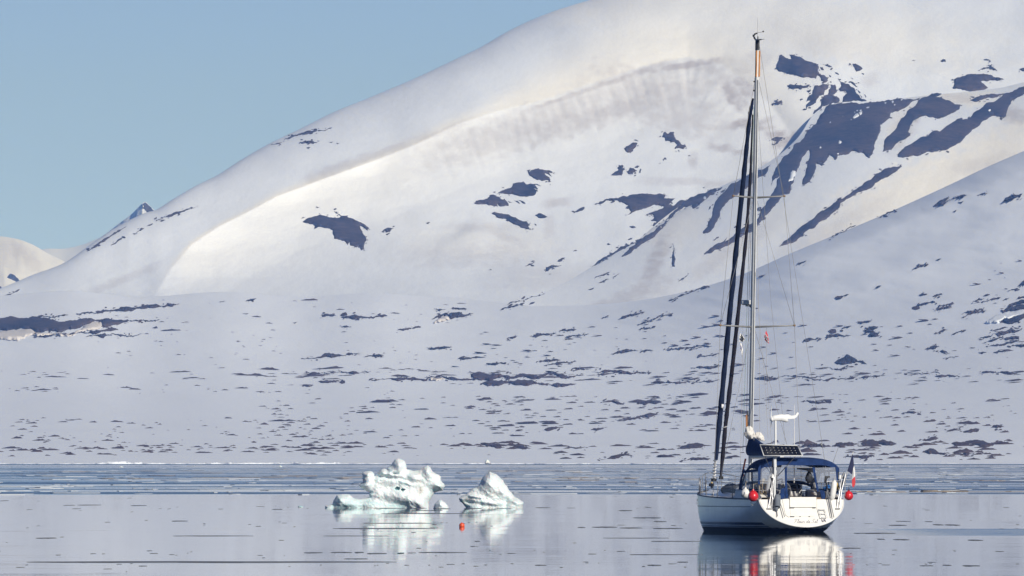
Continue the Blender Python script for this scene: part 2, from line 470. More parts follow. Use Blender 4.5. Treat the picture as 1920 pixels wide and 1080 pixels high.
prng = random.Random(11)
def patch(name, poly, fn, mat, parent, amp=0.13, step=4.0, lift=1.6, rough=1.0, cell=7.0):
    """A piece of rock (or snow) standing a little proud of the slope it lies on."""
    o = roughen(poly, amp, step, prng)
    A = np.array(o); x0, y0 = A.min(0); x1, y1 = A.max(0)
    gx, gy = np.meshgrid(np.arange(x0, x1, cell), np.arange(y0, y1, cell * 0.8))
    gx = gx + RS.uniform(-.3, .3, gx.shape) * cell; gy = gy + RS.uniform(-.3, .3, gy.shape) * cell
    k = inside(o, gx, gy)
    ip = list(zip(gx[k], gy[k]))
    pts = [Vector(p) for p in o] + [Vector(p) for p in ip]
    ed = [(i, (i + 1) % len(o)) for i in range(len(o))]
    vs, es, fs, *_ = geometry.delaunay_2d_cdt(pts, ed, [], 1, 1e-4)
    if not fs: return None
    Q = np.array([(v.x, v.y) for v in vs])
    cen = Q[np.array([list(f) for f in fs])].mean(1)
    keep = inside(o, cen[:, 0], cen[:, 1])
    fs = [f for f, kk in zip(fs, keep) if kk]
    if not fs: return None
    D = fn(Q[:, 0], Q[:, 1])
    nb = np.ones(len(Q)); nb[:len(o)] = 0.25
    off = lift * nb * (1 + 0.0 * D) + rough * nb * (0.5 + np.abs(fbm(Q[:, 0] / 9.0, Q[:, 1] / 14.0, 2)))
    if len(Q) == len(pts): pass
    k = (D - off) / D
    V = np.stack([(Q[:, 0] - CX) * D / F * k, D * k, EYE + (HY - Q[:, 1]) * D / F * k], -1)
    # a skirt from the outline back into the slope gives the piece its thickness
    ne = {}
    for f in fs:
        for a, b in zip(f, list(f[1:]) + [f[0]]):
            e = (min(a, b), max(a, b)); ne[e] = None if e in ne else (a, b)
    V = [tuple(v) for v in V]; fs = [tuple(f) for f in fs]; sk = {}
    def deep(i):
        if i not in sk:
            v = V[i]; d = D[i] + 6.0; kk = d / v[1]
            sk[i] = len(V); V.append((v[0], d, v[2] - (0.0 if fn is YP else 0.6)))
        return sk[i]
    for e, ab in list(ne.items()):
        if ab is None: continue
        a, b = ab
        fs.append((b, a, deep(a), deep(b)))
    return mesh_obj(name, V, fs, mat, parent, smooth=True)

ROCKS_1 = [   # on the big mountain
 cA([(70,345),(130,295),(180,270),(320,240),(385,210),(480,240),(560,265),(650,262),(740,265),(765,235),(900,270),(1010,310),(1110,350),(1190,390),(1260,450),(1235,480),(1250,515),(1215,485),(1160,440),(1100,415),(1115,470),(1150,540),(1195,600),(1225,665),(1190,720),(1175,770),(1185,830),(1130,860),(1105,800),(1075,765),(1050,800),(1010,800),(980,775),(930,770),(925,700),(880,760),(850,710),(820,685),(740,665),(645,650),(640,600),(610,540),(610,490),(560,465),(450,450),(380,435),(300,425),(250,385),(160,370),(120,360)]),
 cA([(630,155),(680,160),(700,185),(770,235),(720,215),(690,185)]),
 cA([(1495,525),(1555,470),(1640,450),(1710,465),(1660,490),(1640,530),(1580,525),(1550,500),(1530,540)]),
 cA([(1570,565),(1630,560),(1600,585)]), cA([(40,290),(75,255),(125,262),(80,275)]),
 cB([(840,155),(870,170),(920,140),(960,125),(1030,135),(1110,150),(1200,165),(1205,185),(1140,170),(1190,240),(1130,190),(1090,190),(1160,250),(1170,310),(1110,290),(1060,300),(980,290),(930,265),(880,230),(855,200)]),
 cB([(385,495),(470,440),(600,400),(630,340),(720,320),(800,325),(830,355),(940,350),(990,425),(920,400),(970,465),(930,515),(840,530),(700,515),(620,490),(520,490)]),
 cB([(75,630),(120,585),(230,565),(290,530),(320,500),(350,500),(430,530),(460,565),(530,585),(570,660),(480,670),(430,665),(400,625),(410,675),(280,655),(250,630),(180,635)]),
 cB([(320,765),(360,750),(420,765),(520,780),(620,820),(720,865),(830,885),(880,935),(850,960),(890,1010),(830,1000),(740,975),(640,930),(570,880),(480,840),(410,835)]),
 cB([(950,800),(1000,770),(1090,795),(1135,820),(1080,840),(1000,835)]), cB([(650,585),(700,590),(740,635),(690,610)]), cB([(715,580),(770,590),(815,635),(770,625)]),
 cB([(555,595),(600,605),(625,620),(580,615)]), cB([(960,345),(1000,355),(1035,378),(990,365)]), cB([(945,920),(965,930),(975,945),(955,938)]),
 cC([(415,485),(500,430),(560,390),(625,400),(605,450),(555,500),(560,525),(480,550)]),
 cC([(1005,310),(1030,240),(1055,220),(1095,255),(1140,225),(1200,230),(1195,290),(1220,340),(1290,390),(1320,430),(1370,420),(1385,460),(1340,495),(1270,475),(1205,490),(1245,430),(1200,380),(1140,380),(1060,360),(1055,320)]),
 cC([(210,900),(330,820),(310,785),(380,740),(410,755),(390,790),(435,805),(400,830),(380,905),(300,905)]),
 cC([(465,840),(510,780),(560,790),(620,825),(590,840),(605,880),(570,850),(550,885),(480,880)]),
 cC([(580,780),(620,750),(660,755),(630,785)]), cC([(650,860),(670,800),(685,800),(675,865)]), cC([(1015,660),(1050,620),(1080,655),(1040,655),(1035,675)]),
 cC([(570,350),(600,345),(640,370),(610,362)]), cC([(1255,515),(1275,510),(1280,535)]), cC([(1415,597),(1435,588),(1452,597),(1432,605)]), cC([(962,720),(975,705),(985,715)]),
 cD([(220,245),(245,160),(265,95),(310,92),(345,120),(410,130),(380,80),(450,90),(530,115),(620,160),(690,180),(730,215),(720,270),(745,310),(790,320),(840,350),(840,390),(805,412),(760,390),(745,340),(715,325),(700,365),(580,345),(450,320),(330,295),(250,275)]),
 cD([(355,450),(385,432),(480,440),(630,440),(600,470),(540,475),(520,495),(400,485)]), cD([(585,510),(635,488),(640,510),(610,530)]),
 cD([(660,500),(680,450),(720,440),(735,470),(780,425),(830,430),(850,465),(800,510),(795,555),(740,565),(720,600),(700,650),(650,680),(600,700),(590,730),(580,680),(640,625),(580,635),(600,590),(650,550)]),
 cD([(845,555),(850,500),(880,465),(870,435),(930,435),(940,500),(950,525),(880,565)]),
 cD([(665,780),(680,740),(750,690),(760,640),(780,590),(850,565),(950,575),(980,610),(970,650),(850,670),(780,690),(740,740),(700,785)]),
 cD([(965,490),(1000,450),(960,360),(1040,420),(1090,430),(1160,480),(1180,540),(1220,575),(1240,605),(1280,610),(1310,640),(1100,640),(1015,655),(1020,590),(1070,540),(1050,510),(990,515)]),
 cD([(1105,395),(1160,420),(1200,465),(1150,440)]), cD([(1135,185),(1200,200),(1255,245),(1230,265),(1180,280),(1160,240)]), cD([(775,190),(830,195),(890,225),(830,215)]),
 cD([(750,225),(780,230),(795,262),(765,258)]), cD([(925,290),(955,295),(975,320),(940,305)]), cD([(170,665),(225,640),(290,625),(300,650),(240,675),(230,660)]),
 cD([(855,320),(880,330),(878,345),(862,345)]), cD([(1195,500),(1230,525),(1225,538),(1205,525)]), cD([(1270,550),(1300,580),(1290,590)]), cD([(505,615),(535,600),(545,612),(515,625)]),
 cD([(1115,350),(1145,365),(1135,370)]), cD([(1090,180),(1110,182),(1115,195)]), cD([(1240,300),(1275,305),(1265,320)]), cD([(1225,555),(1250,580),(1240,600)]),
 cF([(180,405),(210,385),(295,378),(270,405),(230,440),(215,435),(245,410)]),
 cG([(605,70),(625,55),(655,60),(655,78),(620,80)]), cG([(345,65),(360,60),(375,68)]), cG([(1000,58),(1035,52),(1070,66),(1040,66)]), cG([(970,148),(1000,130),(1060,125),(1040,110),(1080,98),(1075,118),(1110,140),(1125,155),(1060,150),(1050,132),(1000,148)]),
 cG([(1330,145),(1370,132),(1420,150),(1375,165)]),
 cF([(205,102),(240,95),(285,78),(290,100),(250,112)]),
 cX([(200,160),(260,130),(330,110),(430,90),(552,75),(500,98),(400,108),(320,128),(240,158)]), cX([(312,182),(345,172),(400,168),(445,182),(380,192),(330,190)]), cX([(115,200),(150,185),(195,176),(160,192)]),
 cX([(525,178),(560,172),(545,184)]), cX([(580,186),(602,188),(590,193)]), cX([(362,222),(395,214),(380,228)]), cX([(1230,765),(1258,757),(1245,770)]), cX([(432,645),(458,650),(440,654)]),
 cW([(1165,132),(1230,110),(1290,82),(1340,66),(1400,45),(1472,30),(1400,56),(1330,82),(1260,108),(1200,126)]), cW([(1000,236),(1040,210),(1085,188),(1060,208)]), cW([(1100,178),(1150,155),(1130,170)]),
 cW([(652,362),(700,330),(760,290),(820,255),(880,212),(950,178),(890,220),(820,265),(750,305),(690,345)]), cW([(830,320),(870,295),(935,250),(890,285)]),
 cW([(0,712),(60,685),(150,645),(90,680),(30,712)]), cW([(48,830),(85,815),(140,810),(100,828)]),
 cY([(625,345),(660,325),(698,312),(695,325)]), cY([(300,708),(330,690),(368,675),(340,698)]), cY([(435,745),(440,715),(475,700),(545,703),(490,715),(455,742)]), cY([(515,675),(535,660),(567,650),(545,675)]),
 cY([(620,608),(640,598),(650,603)]), cY([(55,738),(70,726),(78,732)]), cY([(365,428),(378,432),(372,438)]),
 cR([(480,570),(540,565),(560,575),(515,585)]), cR([(225,765),(248,755),(270,770),(245,776)]), cR([(460,715),(500,695),(515,700),(480,720)]), cR([(1305,130),(1320,124),(1330,132)]),
]
ROCKS_2 = [   # on the spur with the cliff
 cF([(200,770),(205,700),(240,620),(300,530),(380,440),(470,370),(500,320),(560,270),(590,210),(640,130),(720,110),(830,97),(1000,94)])
 + cG([(0,450),(90,442),(240,412),(420,409),(330,455),(240,520),(150,545),(130,600),(50,660),(30,760),(0,830)])
 + cF([(1020,510),(990,545),(950,510),(900,500),(850,490),(800,520),(740,530),(720,560),(670,520),(640,570),(610,610),(560,590),(540,680),(510,740),(450,760),(470,690),(490,620),(510,540),(505,480),(450,540),(420,620),(390,700),(350,830),(300,840),(260,900),(200,960),(150,1010),(100,1075),(75,1060),(110,970),(180,880),(230,790),(270,690),(230,710)]),
 cG([(70,905),(90,800),(200,690),(240,600),(320,510),(450,405),(550,355),(640,333),(720,330),(640,355),(560,400),(620,410),(700,440),(795,475),(780,515),(720,550),(640,585),(560,598),(480,575),(410,590),(330,660),(305,720),(330,755),(280,790),(210,825),(170,870)]),
 cG([(1500,240),(1375,302),(1290,335),(1190,368),(1050,450),(940,525),(860,605),(780,598),(690,650),(600,720),(550,710),(430,770),(340,830),(240,900),(210,950),(290,955),(380,945),(440,925),(520,910),(600,890),(680,880),(780,825),(840,760),(900,700),(980,640),(1055,590),(1100,575),(1160,590),(1200,585),(1215,550),(1240,480),(1270,430),(1375,375),(1500,320)]),
 cG([(875,430),(940,400),(1090,372),(1190,370),(1100,410),(980,430),(930,447)]),
 cK([(218,512),(290,450),(400,355)]) + cF([(570,1000),(700,910),(760,880),(850,820),(950,745),(1050,670),(1120,630),(1250,603),(1240,630),(1170,680),(1080,725),(1020,780),(920,820),(830,870),(760,910),(755,945),(680,1000)]) + cK([(560,310),(470,370),(370,440),(290,490)]),
 cR([(1305,640),(1360,570),(1370,510),(1410,450),(1420,370),(1440,300),(1490,230),(1580,145),(1650,78),(1760,8),(1900,-66),(2070,-135),(1980,0),(1820,120),(1740,180),(1640,250),(1560,310),(1520,360),(1500,450),(1470,510),(1420,590),(1400,620),(1320,650)]),
 cR([(1320,885),(1380,820),(1450,770),(1520,745),(1580,685),(1560,740),(1620,700),(1700,630),(1760,580),(1850,540),(1920,480),(1960,480),(1920,570),(1800,640),(1720,690),(1640,750),(1560,790),(1440,830),(1390,870)]),
 cR([(1420,720),(1480,680),(1490,690),(1440,725)]), cR([(1365,385),(1380,345),(1410,325),(1390,370)]),
 cR([(975,770),(990,820),(985,880),(1000,930),(995,1020),(965,1020),(960,960),(965,880),(980,830)]),
 cR([(1655,585),(1670,562),(1690,560),(1680,578)]),
 cR([(1075,305),(1150,252),(1250,203),(1400,148),(1530,122),(1480,165),(1390,215),(1350,260),(1280,310),(1190,365),(1180,325),(1090,350),(1020,400),(960,470),(870,560),(780,660),(700,720),(600,780),(520,840),(390,910),(450,850),(540,775),(640,692),(720,640),(800,575),(900,480),(990,385)]),
 cR([(60,1015),(130,952),(250,884),(350,820),(450,765),(590,735),(450,785),(350,845),(250,910),(150,972)]),
 cY([(760,790),(800,770),(875,742),(840,762)]), cY([(785,820),(820,805),(862,795),(820,815)]), cY([(720,865),(745,855),(768,850)]), cY([(880,782),(930,755),(900,780)]), cY([(1320,808),(1355,785),(1390,762),(1360,790)]),
 cY([(1470,530)])*0 or cK([(1330,300),(1345,290),(1350,298)]),
]
ROCKS_1B = [
 cG([(730,240),(800,212),(900,190),(1000,186),(1070,198),(1100,225),(1190,240),(1110,247),(980,258),(1040,320),(960,350),(860,345),(720,325),(735,280)]),
   # ragged upper rock beside the spur, lying on the mountain
 cR([(115,310),(150,285),(300,250),(400,225),(520,205),(660,200),(740,205),(820,195),(890,210),(870,250),(1000,250),(960,280),(930,320),(970,335),(1030,285),(1080,298),(1000,390),(900,490),(780,600),(700,680),(640,690),(640,660),(720,630),(780,570),(740,555),(790,515),(720,500),(760,465),(740,430),(660,445),(750,400),(840,370),(870,345),(760,320),(750,325),(640,365),(540,400),(460,435),(500,400),(440,350),(470,330),(400,295),(330,270),(220,275),(150,320)]),
]
SNOWS_2 = [cF([(840,235),(870,195),(945,168),(905,215),(855,243)]), cF([(732,532),(738,420),(760,375),(772,420),(755,480),(742,530)]), cF([(1165,130),(1210,95),(1200,125),(1180,142)]),
           cF([(340,740),(370,640),(410,600),(400,640),(370,730)]), cG([(1030,540),(1050,510),(1090,498),(1070,530),(1045,553)]), cF([(385,540),(400,500),(420,475),(412,510)]), cF([(585,480),(600,435),(615,415),(605,470)]),
           cF([(525,425),(545,400),(538,425)])]
ROCKS_P = [   # on the plain and the right-hand slope
 cL([(-40,142),(160,140),(270,140),(370,155),(450,142),(560,148),(600,140),(660,150),(720,158),(650,175),(590,192),(575,185),(570,160),(530,155),(490,175),(440,195),(370,208),(290,210),(220,220),(190,215),(175,200),(120,195),(90,205),(40,215),(-40,200)]),
 cL([(185,245),(240,230),(320,225),(420,225),(540,205),(620,195),(660,200),(600,212),(480,220),(380,240),(280,242)]), cL([(430,120),(520,105),(640,92),(720,75),(760,80),(850,62),(1010,58),(880,80),(770,85),(650,98),(520,110)]),
 cL([(720,155),(820,150),(900,145),(820,160)]), cL([(165,135),(270,128),(385,120),(300,137)]), cL([(480,245),(540,235),(640,228),(800,226),(700,235),(560,246)]), cL([(855,195),(880,184),(888,195)]),
 cL([(1235,47),(1265,42),(1240,50)]), cL([(1380,45),(1410,30),(1443,28),(1420,42)]), cL([(1805,122),(1850,117),(1890,124),(1830,127)]), cL([(1365,113),(1400,111),(1385,118)]), cL([(1650,163),(1675,157),(1665,166)]),
 cM([(455,148),(500,138),(540,128),(580,138),(630,145),(690,135),(720,128),(745,138),(690,142),(620,150),(570,150),(530,160)]),
 cM([(1010,158),(1050,135),(1100,118),(1120,130),(1130,118),(1180,112),(1220,130),(1270,122),(1240,135),(1190,145),(1130,160),(1110,135),(1060,145)]),
 cM([(455,203),(490,196),(520,205),(490,208)]), cM([(1035,103),(1060,95),(1100,97),(1060,108)]), cM([(1140,96),(1200,90),(1232,95),(1180,100)]), cM([(805,222),(870,210),(945,202),(880,216)]), cM([(332,132),(370,127),(420,135),(370,137)]),
 cM([(985,340),(1040,333),(1140,328),(1080,340),(1020,345)]), cM([(215,398),(320,388),(440,372),(575,366),(480,380),(350,392)]), cM([(595,390),(650,380),(720,380),(650,388)]), cM([(1170,402),(1230,392),(1305,388),(1240,402)]),
 cM([(640,535),(750,522),(820,515),(920,520),(970,530),(1010,506),(1080,506),(1110,516),(1200,525),(1280,530),(1200,535),(1110,526),(1080,514),(1010,514),(980,537),(900,532),(780,532)]),
 cM([(240,495),(330,488),(420,483),(520,478),(630,484),(500,488),(400,490)]), cM([(215,570),(250,560),(285,566),(250,573)]), cM([(315,540),(380,535),(470,530),(420,545)]),
 cM([(1320,550),(1420,545),(1500,542),(1660,548),(1500,552),(1400,556)]), cM([(1365,435),(1410,425),(1470,432),(1400,440)]),
 cN([(-60,372),(80,375),(160,380),(260,378),(400,385),(450,370),(520,362),(570,368),(610,390),(650,385),(710,378),(640,395),(590,405),(540,392),(510,375),(440,395),(330,400),(260,400),(200,408),(130,400),(-60,395)]),
 cN([(0,440),(200,430),(400,435),(670,440),(500,446),(300,441)]), cN([(625,350),(680,330),(770,338),(690,340)]), cN([(775,360),(880,345),(1000,352),(1080,358),(1190,365),(1000,375),(810,380),(930,360)]),
 cN([(355,115),(400,95),(450,95),(530,88),(500,97),(420,107)]), cN([(545,78),(600,68),(670,62),(620,76)]), cN([(585,125),(660,108),(755,94),(680,112)]), cN([(180,132),(220,115),(262,110),(230,125)]), cN([(1090,30),(1140,10),(1190,0),(1150,14)]), cN([(1095,68),(1150,52),(1212,45),(1150,60)]),
 cN([(905,236),(970,212),(1050,208),(1095,212),(1010,220),(950,232)]), cN([(1110,215),(1150,203),(1200,208),(1150,215)]), cN([(1285,205),(1380,192),(1500,184),(1608,180),(1480,192),(1380,203)]), cN([(1180,430),(1300,422),(1440,420),(1660,412),(1560,428),(1400,436)]),
 cN([(385,292),(420,278),(500,273),(560,278),(460,287)]), cN([(440,316),(500,298),(580,287),(660,285),(580,296)]), cN([(1520,252),(1590,242),(1660,228),(1610,245)]), cN([(1455,330),(1530,318),(1600,318),(1660,310),(1640,328),(1540,330)]),
 cN([(830,575),(880,558),(920,553),(970,572),(1000,580),(950,585),(900,568)]), cN([(1080,575),(1150,560),(1220,555),(1260,565),(1190,578)]), cN([(930,690),(1040,675),(1110,660),(1180,648),(1250,655),(1180,672),(1060,688)]), cN([(760,762),(820,745),(890,738),(850,755)]), cN([(430,765),(480,748),(570,740),(510,757)]),
 cN([(1360,890),(1400,868),(1450,855),(1560,868),(1480,885)]), cN([(830,965),(900,945),(990,925),(1065,940),(950,958)]), cN([(1400,970),(1460,960),(1560,952),(1600,962),(1500,972)]), cN([(190,888),(240,872),(280,865),(330,888)]), cN([(0,855),(60,852),(130,865),(175,885),(100,882)]), cN([(580,885),(650,880),(750,882),(680,890)]),
 cQ([(555,405),(600,375),(635,350),(680,375),(705,395),(735,390),(760,415),(640,412)]), cQ([(740,210),(770,185),(805,172),(830,185),(800,200),(840,220),(820,238),(768,238),(795,210)]), cQ([(1138,318),(1180,295),(1218,300),(1190,318)]),
 cQ([(355,270),(390,248),(470,245),(440,258),(380,273)]), cQ([(495,245),(530,225),(600,228),(660,230),(560,240)]), cQ([(720,920),(760,895),(790,890),(820,905),(860,890),(910,900),(950,920),(850,922)]),
 cQ([(50,508),(160,500),(320,497),(410,503),(560,500),(700,492),(600,508),(420,515),(200,505)]), cQ([(700,505),(780,492),(880,483),(820,497)]), cQ([(1000,475),(1080,468),(1180,462),(1222,472),(1100,478)]), cQ([(430,440),(520,435),(640,440),(560,450)]), cQ([(1190,490),(1260,484),(1340,488),(1260,494)]), cQ([(1485,466),(1600,465),(1735,480),(1640,478)]),
 cQ([(1090,890),(1120,893),(1150,885),(1190,870),(1216,882),(1180,895),(1130,900)]), cQ([(1295,918),(1370,905),(1450,892),(1540,915),(1600,900),(1660,908),(1580,918),(1400,922)]), cQ([(1110,972),(1160,945),(1200,960),(1290,975),(1250,990),(1170,980)]), cQ([(1310,985),(1400,968),(1500,970),(1420,982)]),
 cQ([(330,940),(370,915),(430,915),(470,918),(530,930),(430,938)]), cQ([(540,930),(600,910),(690,922),(620,932)]), cQ([(610,1000),(690,990),(760,990),(810,995),(730,1015)]), cQ([(340,650),(420,645),(500,655),(430,662)]), cQ([(985,722),(1060,712),(1095,718),(1060,728)]),
 cQ([(600,192),(630,175),(665,172),(640,185)]), cQ([(705,155),(745,140),(790,140),(740,152)]), cQ([(1370,848),(1420,822),(1480,825),(1420,845)]), cQ([(1255,838),(1300,825),(1355,825),(1300,837)]), cQ([(1540,815),(1590,798),(1630,808),(1580,818)]),
 cT([(1340,560),(1350,490),(1380,490),(1390,510),(1440,520),(1540,480),(1700,440),(1700,470),(1590,530),(1560,560),(1440,590),(1380,580)]), cT([(1325,435),(1400,385),(1460,370),(1700,360),(1700,380),(1500,420),(1380,435)]),
 cT([(1260,720),(1350,680),(1440,655),(1600,655),(1560,680),(1450,700),(1350,730),(1290,745)]), cT([(1410,365),(1470,325),(1700,270),(1700,290),(1540,335)]), cT([(250,362),(380,320),(460,295),(500,315),(400,335)]), cT([(490,415),(580,380),(640,362),(710,375),(620,388)]), cT([(510,390),(580,350),(680,328),(740,330),(640,342)]),
 cT([(975,300),(1040,270),(1120,265),(1060,280)]), cT([(1115,300),(1220,265),(1330,250),(1250,280),(1150,297)]), cT([(860,445),(960,420),(1080,390),(1100,400),(990,440)]), cT([(830,510),(910,460),(1000,440),(1060,430),(1150,412),(1050,445),(940,465)]),
 cT([(1030,785),(1130,745),(1225,735),(1200,755),(1100,765)]), cT([(1090,835),(1200,790),(1270,770),(1370,760),(1250,795),(1150,815)]), cT([(1170,870),(1280,840),(1400,820),(1550,795),(1430,835),(1300,860)]), cT([(1310,780),(1430,755),(1560,745),(1560,780),(1410,795)]),
 cT([(1200,675),(1300,650),(1420,628),(1330,660)]), cT([(385,910),(440,870),(550,875),(470,905)]), cT([(500,705),(560,680),(600,650),(655,660),(600,680),(530,705)]), cT([(700,730),(770,690),(855,688),(770,705)]), cT([(290,230),(330,200),(400,210),(330,230)]), cT([(465,240),(520,210),(590,215),(520,240)]),
 cT([(1480,870),(1560,850),(1700,840),(1700,870),(1540,872)]), cT([(1105,235),(1160,208),(1195,215),(1140,232)]), cT([(1525,275),(1600,240),(1700,215),(1600,255)]), cT([(1540,110),(1600,50),(1700,10),(1700,50),(1600,95)]), cT([(1350,295),(1390,265),(1440,258),(1400,278)]), cT([(550,935),(590,920),(650,945),(600,965),(690,950),(640,968)]),
 cT([(1040,950),(1100,940),(1150,945),(1090,955)]), cT([(1230,955),(1330,930),(1430,915),(1340,945)]), cT([(610,1020),(690,1003),(770,1000),(690,1012)]), cT([(1225,335),(1260,320),(1275,325)]), cT([(1430,165),(1500,145),(1550,135),(1490,158)]),
 cK([(1330,235),(1260,240),(1320,195),(1370,180),(1340,210)]), cK([(1390,190),(1430,172),(1490,162),(1440,182)]), cK([(1728,210),(1750,180),(1800,158),(1862,155),(1850,175),(1790,195)]), cK([(1430,212),(1465,203),(1450,220)]), cK([(1395,275),(1420,262),(1410,278)]),
 cK([(1560,165),(1620,147),(1600,158)]), cK([(1120,665),(1160,640),(1215,628),(1170,648)]), cK([(1280,602),(1315,592),(1300,602)]), cK([(870,788),(910,775),(895,786)]), cK([(615,852),(655,842),(692,832),(650,846)]), cK([(570,452),(640,415),(740,370),(660,410)]), cK([(890,322),(930,295),(1020,258),(950,292)]), cK([(78,722),(105,705),(130,698),(110,712)]), cK([(345,635),(375,615),(405,605),(375,622)]),
 cY([(180,965),(260,935),(340,908),(435,884),(350,912),(260,942)]), cY([(130,1003),(200,978),(300,953),(230,980)]), cY([(920,1065),(990,1030),(1050,1022),(1085,1010),(1050,1030),(1000,1040)]), cY([(1140,1062),(1200,1035),(1285,1020),(1220,1042)]), cY([(1255,940),(1340,895),(1440,862),(1530,840),(1440,870),(1350,905)]), cY([(810,1055),(860,1035),(840,1050)]), cY([(325,963),(368,945),(345,960)]),
]
for lst, fn, par in ((ROCKS_1, Y1, mountain), (ROCKS_1B, Y1, mountain), (ROCKS_2, Y2, spur), (ROCKS_P, YP, plain)):
    for poly in lst:
        if not poly: continue
        A = np.array(poly); low = A[:, 1].mean() > 690
        big = max(np.ptp(A[:, 0]), np.ptp(A[:, 1]))
        patch('rock_outcrop', poly, fn, MOUND if low else ROCK, par, step=3.0 if big < 60 else 4.0,
              lift=(1.6 if fn is not YP else 5.0), rough=(1.2 if fn is not YP else 2.0))
# crumbs of rock round the edges of the big outcrops
def crumbs(lst, fn, parent, mat, name):
    BV, BF = [], []
    for poly in lst:
        if not poly: continue
        A = np.array(poly); w = max(np.ptp(A[:, 0]), np.ptp(A[:, 1]))
        if w < 14: continue
        per = float(np.hypot(*(A - np.roll(A, 1, 0)).T).sum())
        for _ in range(int(per / 9)):
            i = prng.randrange(len(poly)); a, b = poly[i], poly[(i + 1) % len(poly)]; t = prng.random()
            x = a[0] + (b[0] - a[0]) * t + prng.gauss(0, 2.6); y = a[1] + (b[1] - a[1]) * t + prng.gauss(0, 2.2)
            r = math.exp(prng.gauss(-0.1, 0.5)); n = 7; ang = prng.uniform(-.6, .3)
            P = []
            for k in range(n):
                q = 2 * math.pi * k / n; e = prng.uniform(.6, 1.3)
                u, w_ = r * 1.7 * math.cos(q) * e, r * 0.75 * math.sin(q) * e
                P.append((x + u * math.cos(ang) - w_ * math.sin(ang), y + u * math.sin(ang) + w_ * math.cos(ang)))
            P.append((x, y)); Q = np.array(P); D = fn(Q[:, 0], Q[:, 1])
            D = D - np.array([0.6] * n + [1.8]) * (1.0 if fn is not YP else 2.5)
            b0 = len(BV)
            BV.extend([pt(px, py, d) for (px, py), d in zip(P, D)])
            BF.extend([(b0 + k, b0 + (k + 1) % n, b0 + n) for k in range(n)])
    o = mesh_obj(name, BV, BF, mat, parent); o['kind'] = 'stuff'
crumbs(ROCKS_1 + ROCKS_1B, Y1, mountain, ROCK, 'rock_fragments'); crumbs(ROCKS_2, Y2, spur, ROCK, 'rock_fragments'); crumbs(ROCKS_P, YP, plain, MOUND, 'rock_fragments')
for poly in SNOWS_2:
    patch('snow_gully', poly, Y2, SNOW, spur, lift=5.0, rough=0.3)
for poly in ([(13, 520), (19, 513), (26, 515), (33, 521), (43, 530), (36, 533), (29, 527), (22, 524)], [(-20, 545), (-8, 532), (2, 537), (5, 541), (0, 548)]):
    patch('rock_outcrop', poly, YH, ROCK, far_hill)
for poly in ([(268, 382), (273, 379.5), (281, 387), (291, 396), (286, 399), (280, 396), (277, 400), (271, 392), (266, 388)], [(256, 405), (260, 403), (258, 407)]):
    patch('rock_outcrop', poly, YK, ROCK, far_peak, lift=6.0)

# steep snow banks that face the sun
def bank(poly, fn, slope, parent):
    A = np.array(poly); yb = A[:, 1].max(); ym = A[:, 1].min()
    Yb = float(fn(np.array([A[:, 0].mean()]), np.array([yb]))[0])
    def f2(px, py):
        return np.minimum(fn(px, py) - 3.0, fn(px, yb + 0 * py) + slope * (yb - py)) - 2.5 * np.clip((py - ym) / max(yb - ym, 1), 0, 1)
    return patch('snow_bank', poly, f2, SNOW, parent, lift=1.0, rough=0.15, cell=5)
bank(cT([(1130,568),(1200,520),(1340,460),(1500,430),(1700,405),(1700,455),(1540,478),(1440,515),(1330,545),(1200,572)]), YP, 2.0, plain)
DUSTY = snow_mat('dusty_snow', (0.60, 0.585, 0.60), 0.6)
patch('dusty_snow_bank', cL([(-40,216),(90,206),(175,201),(230,222),(440,205),(535,158),(568,162),(578,186),(440,215),(240,238),(-40,240)]), YP, DUSTY, plain, lift=6.0, rough=0.3)
patch('dusty_snow_bank', cM([(1020,185),(1060,150),(1108,138),(1125,162),(1060,178)]), YP, DUSTY, plain, lift=6.0, rough=0.3)
patch('dusty_snow_bank', cM([(985,532),(1012,515),(1080,515),(1095,524),(1060,534)]), YP, DUSTY, plain, lift=6.0, rough=0.3)

# ---- low rocky hummocks scattered over the plain
def mound_mesh(k, rng):
    nu, nv = 11, 6
    V, Fc = [], []
    hs = [0] + [abs(rng.gauss(0.55, 0.3)) * math.sin(math.pi * (i / (nu - 1)))**0.7 + 0.08 for i in range(1, nu - 1)] + [0]
    pk = rng.uniform(0.3, 0.7)
    for i in range(nu):
        u = i / (nu - 1)
        env = max(0.0, 1 - abs((u - pk) / (pk if u < pk else 1 - pk)))**0.8
        for j in range(nv):
            w = j / (nv - 1) * 2 - 1
            h = (0.55 * env + 0.45 * hs[i] * (0.4 + 0.6 * env)) * (1 - abs(w)**1.6) * rng.uniform(0.8, 1.15)
            wid = (0.25 + 0.75 * math.sin(math.pi * u)**0.6)
            V.append((u - 0.5 + rng.uniform(-.02, .02), w * 0.35 * wid + rng.uniform(-.03, .03), h - 0.06))
    for i in range(nu - 1):
        for j in range(nv - 1):
            a = i * nv + j
            Fc.append((a, a + nv, a + nv + 1, a + 1))
    me = bpy.data.meshes.new('rock_mound')
    me.from_pydata(V, [], Fc); me.materials.append(MOUND)
    me.polygons.foreach_set('use_smooth', [True] * len(Fc)); me.update()
    return me, V, Fc
mr = random.Random(5)
VARIANTS = [mound_mesh(k, mr) for k in range(16)]
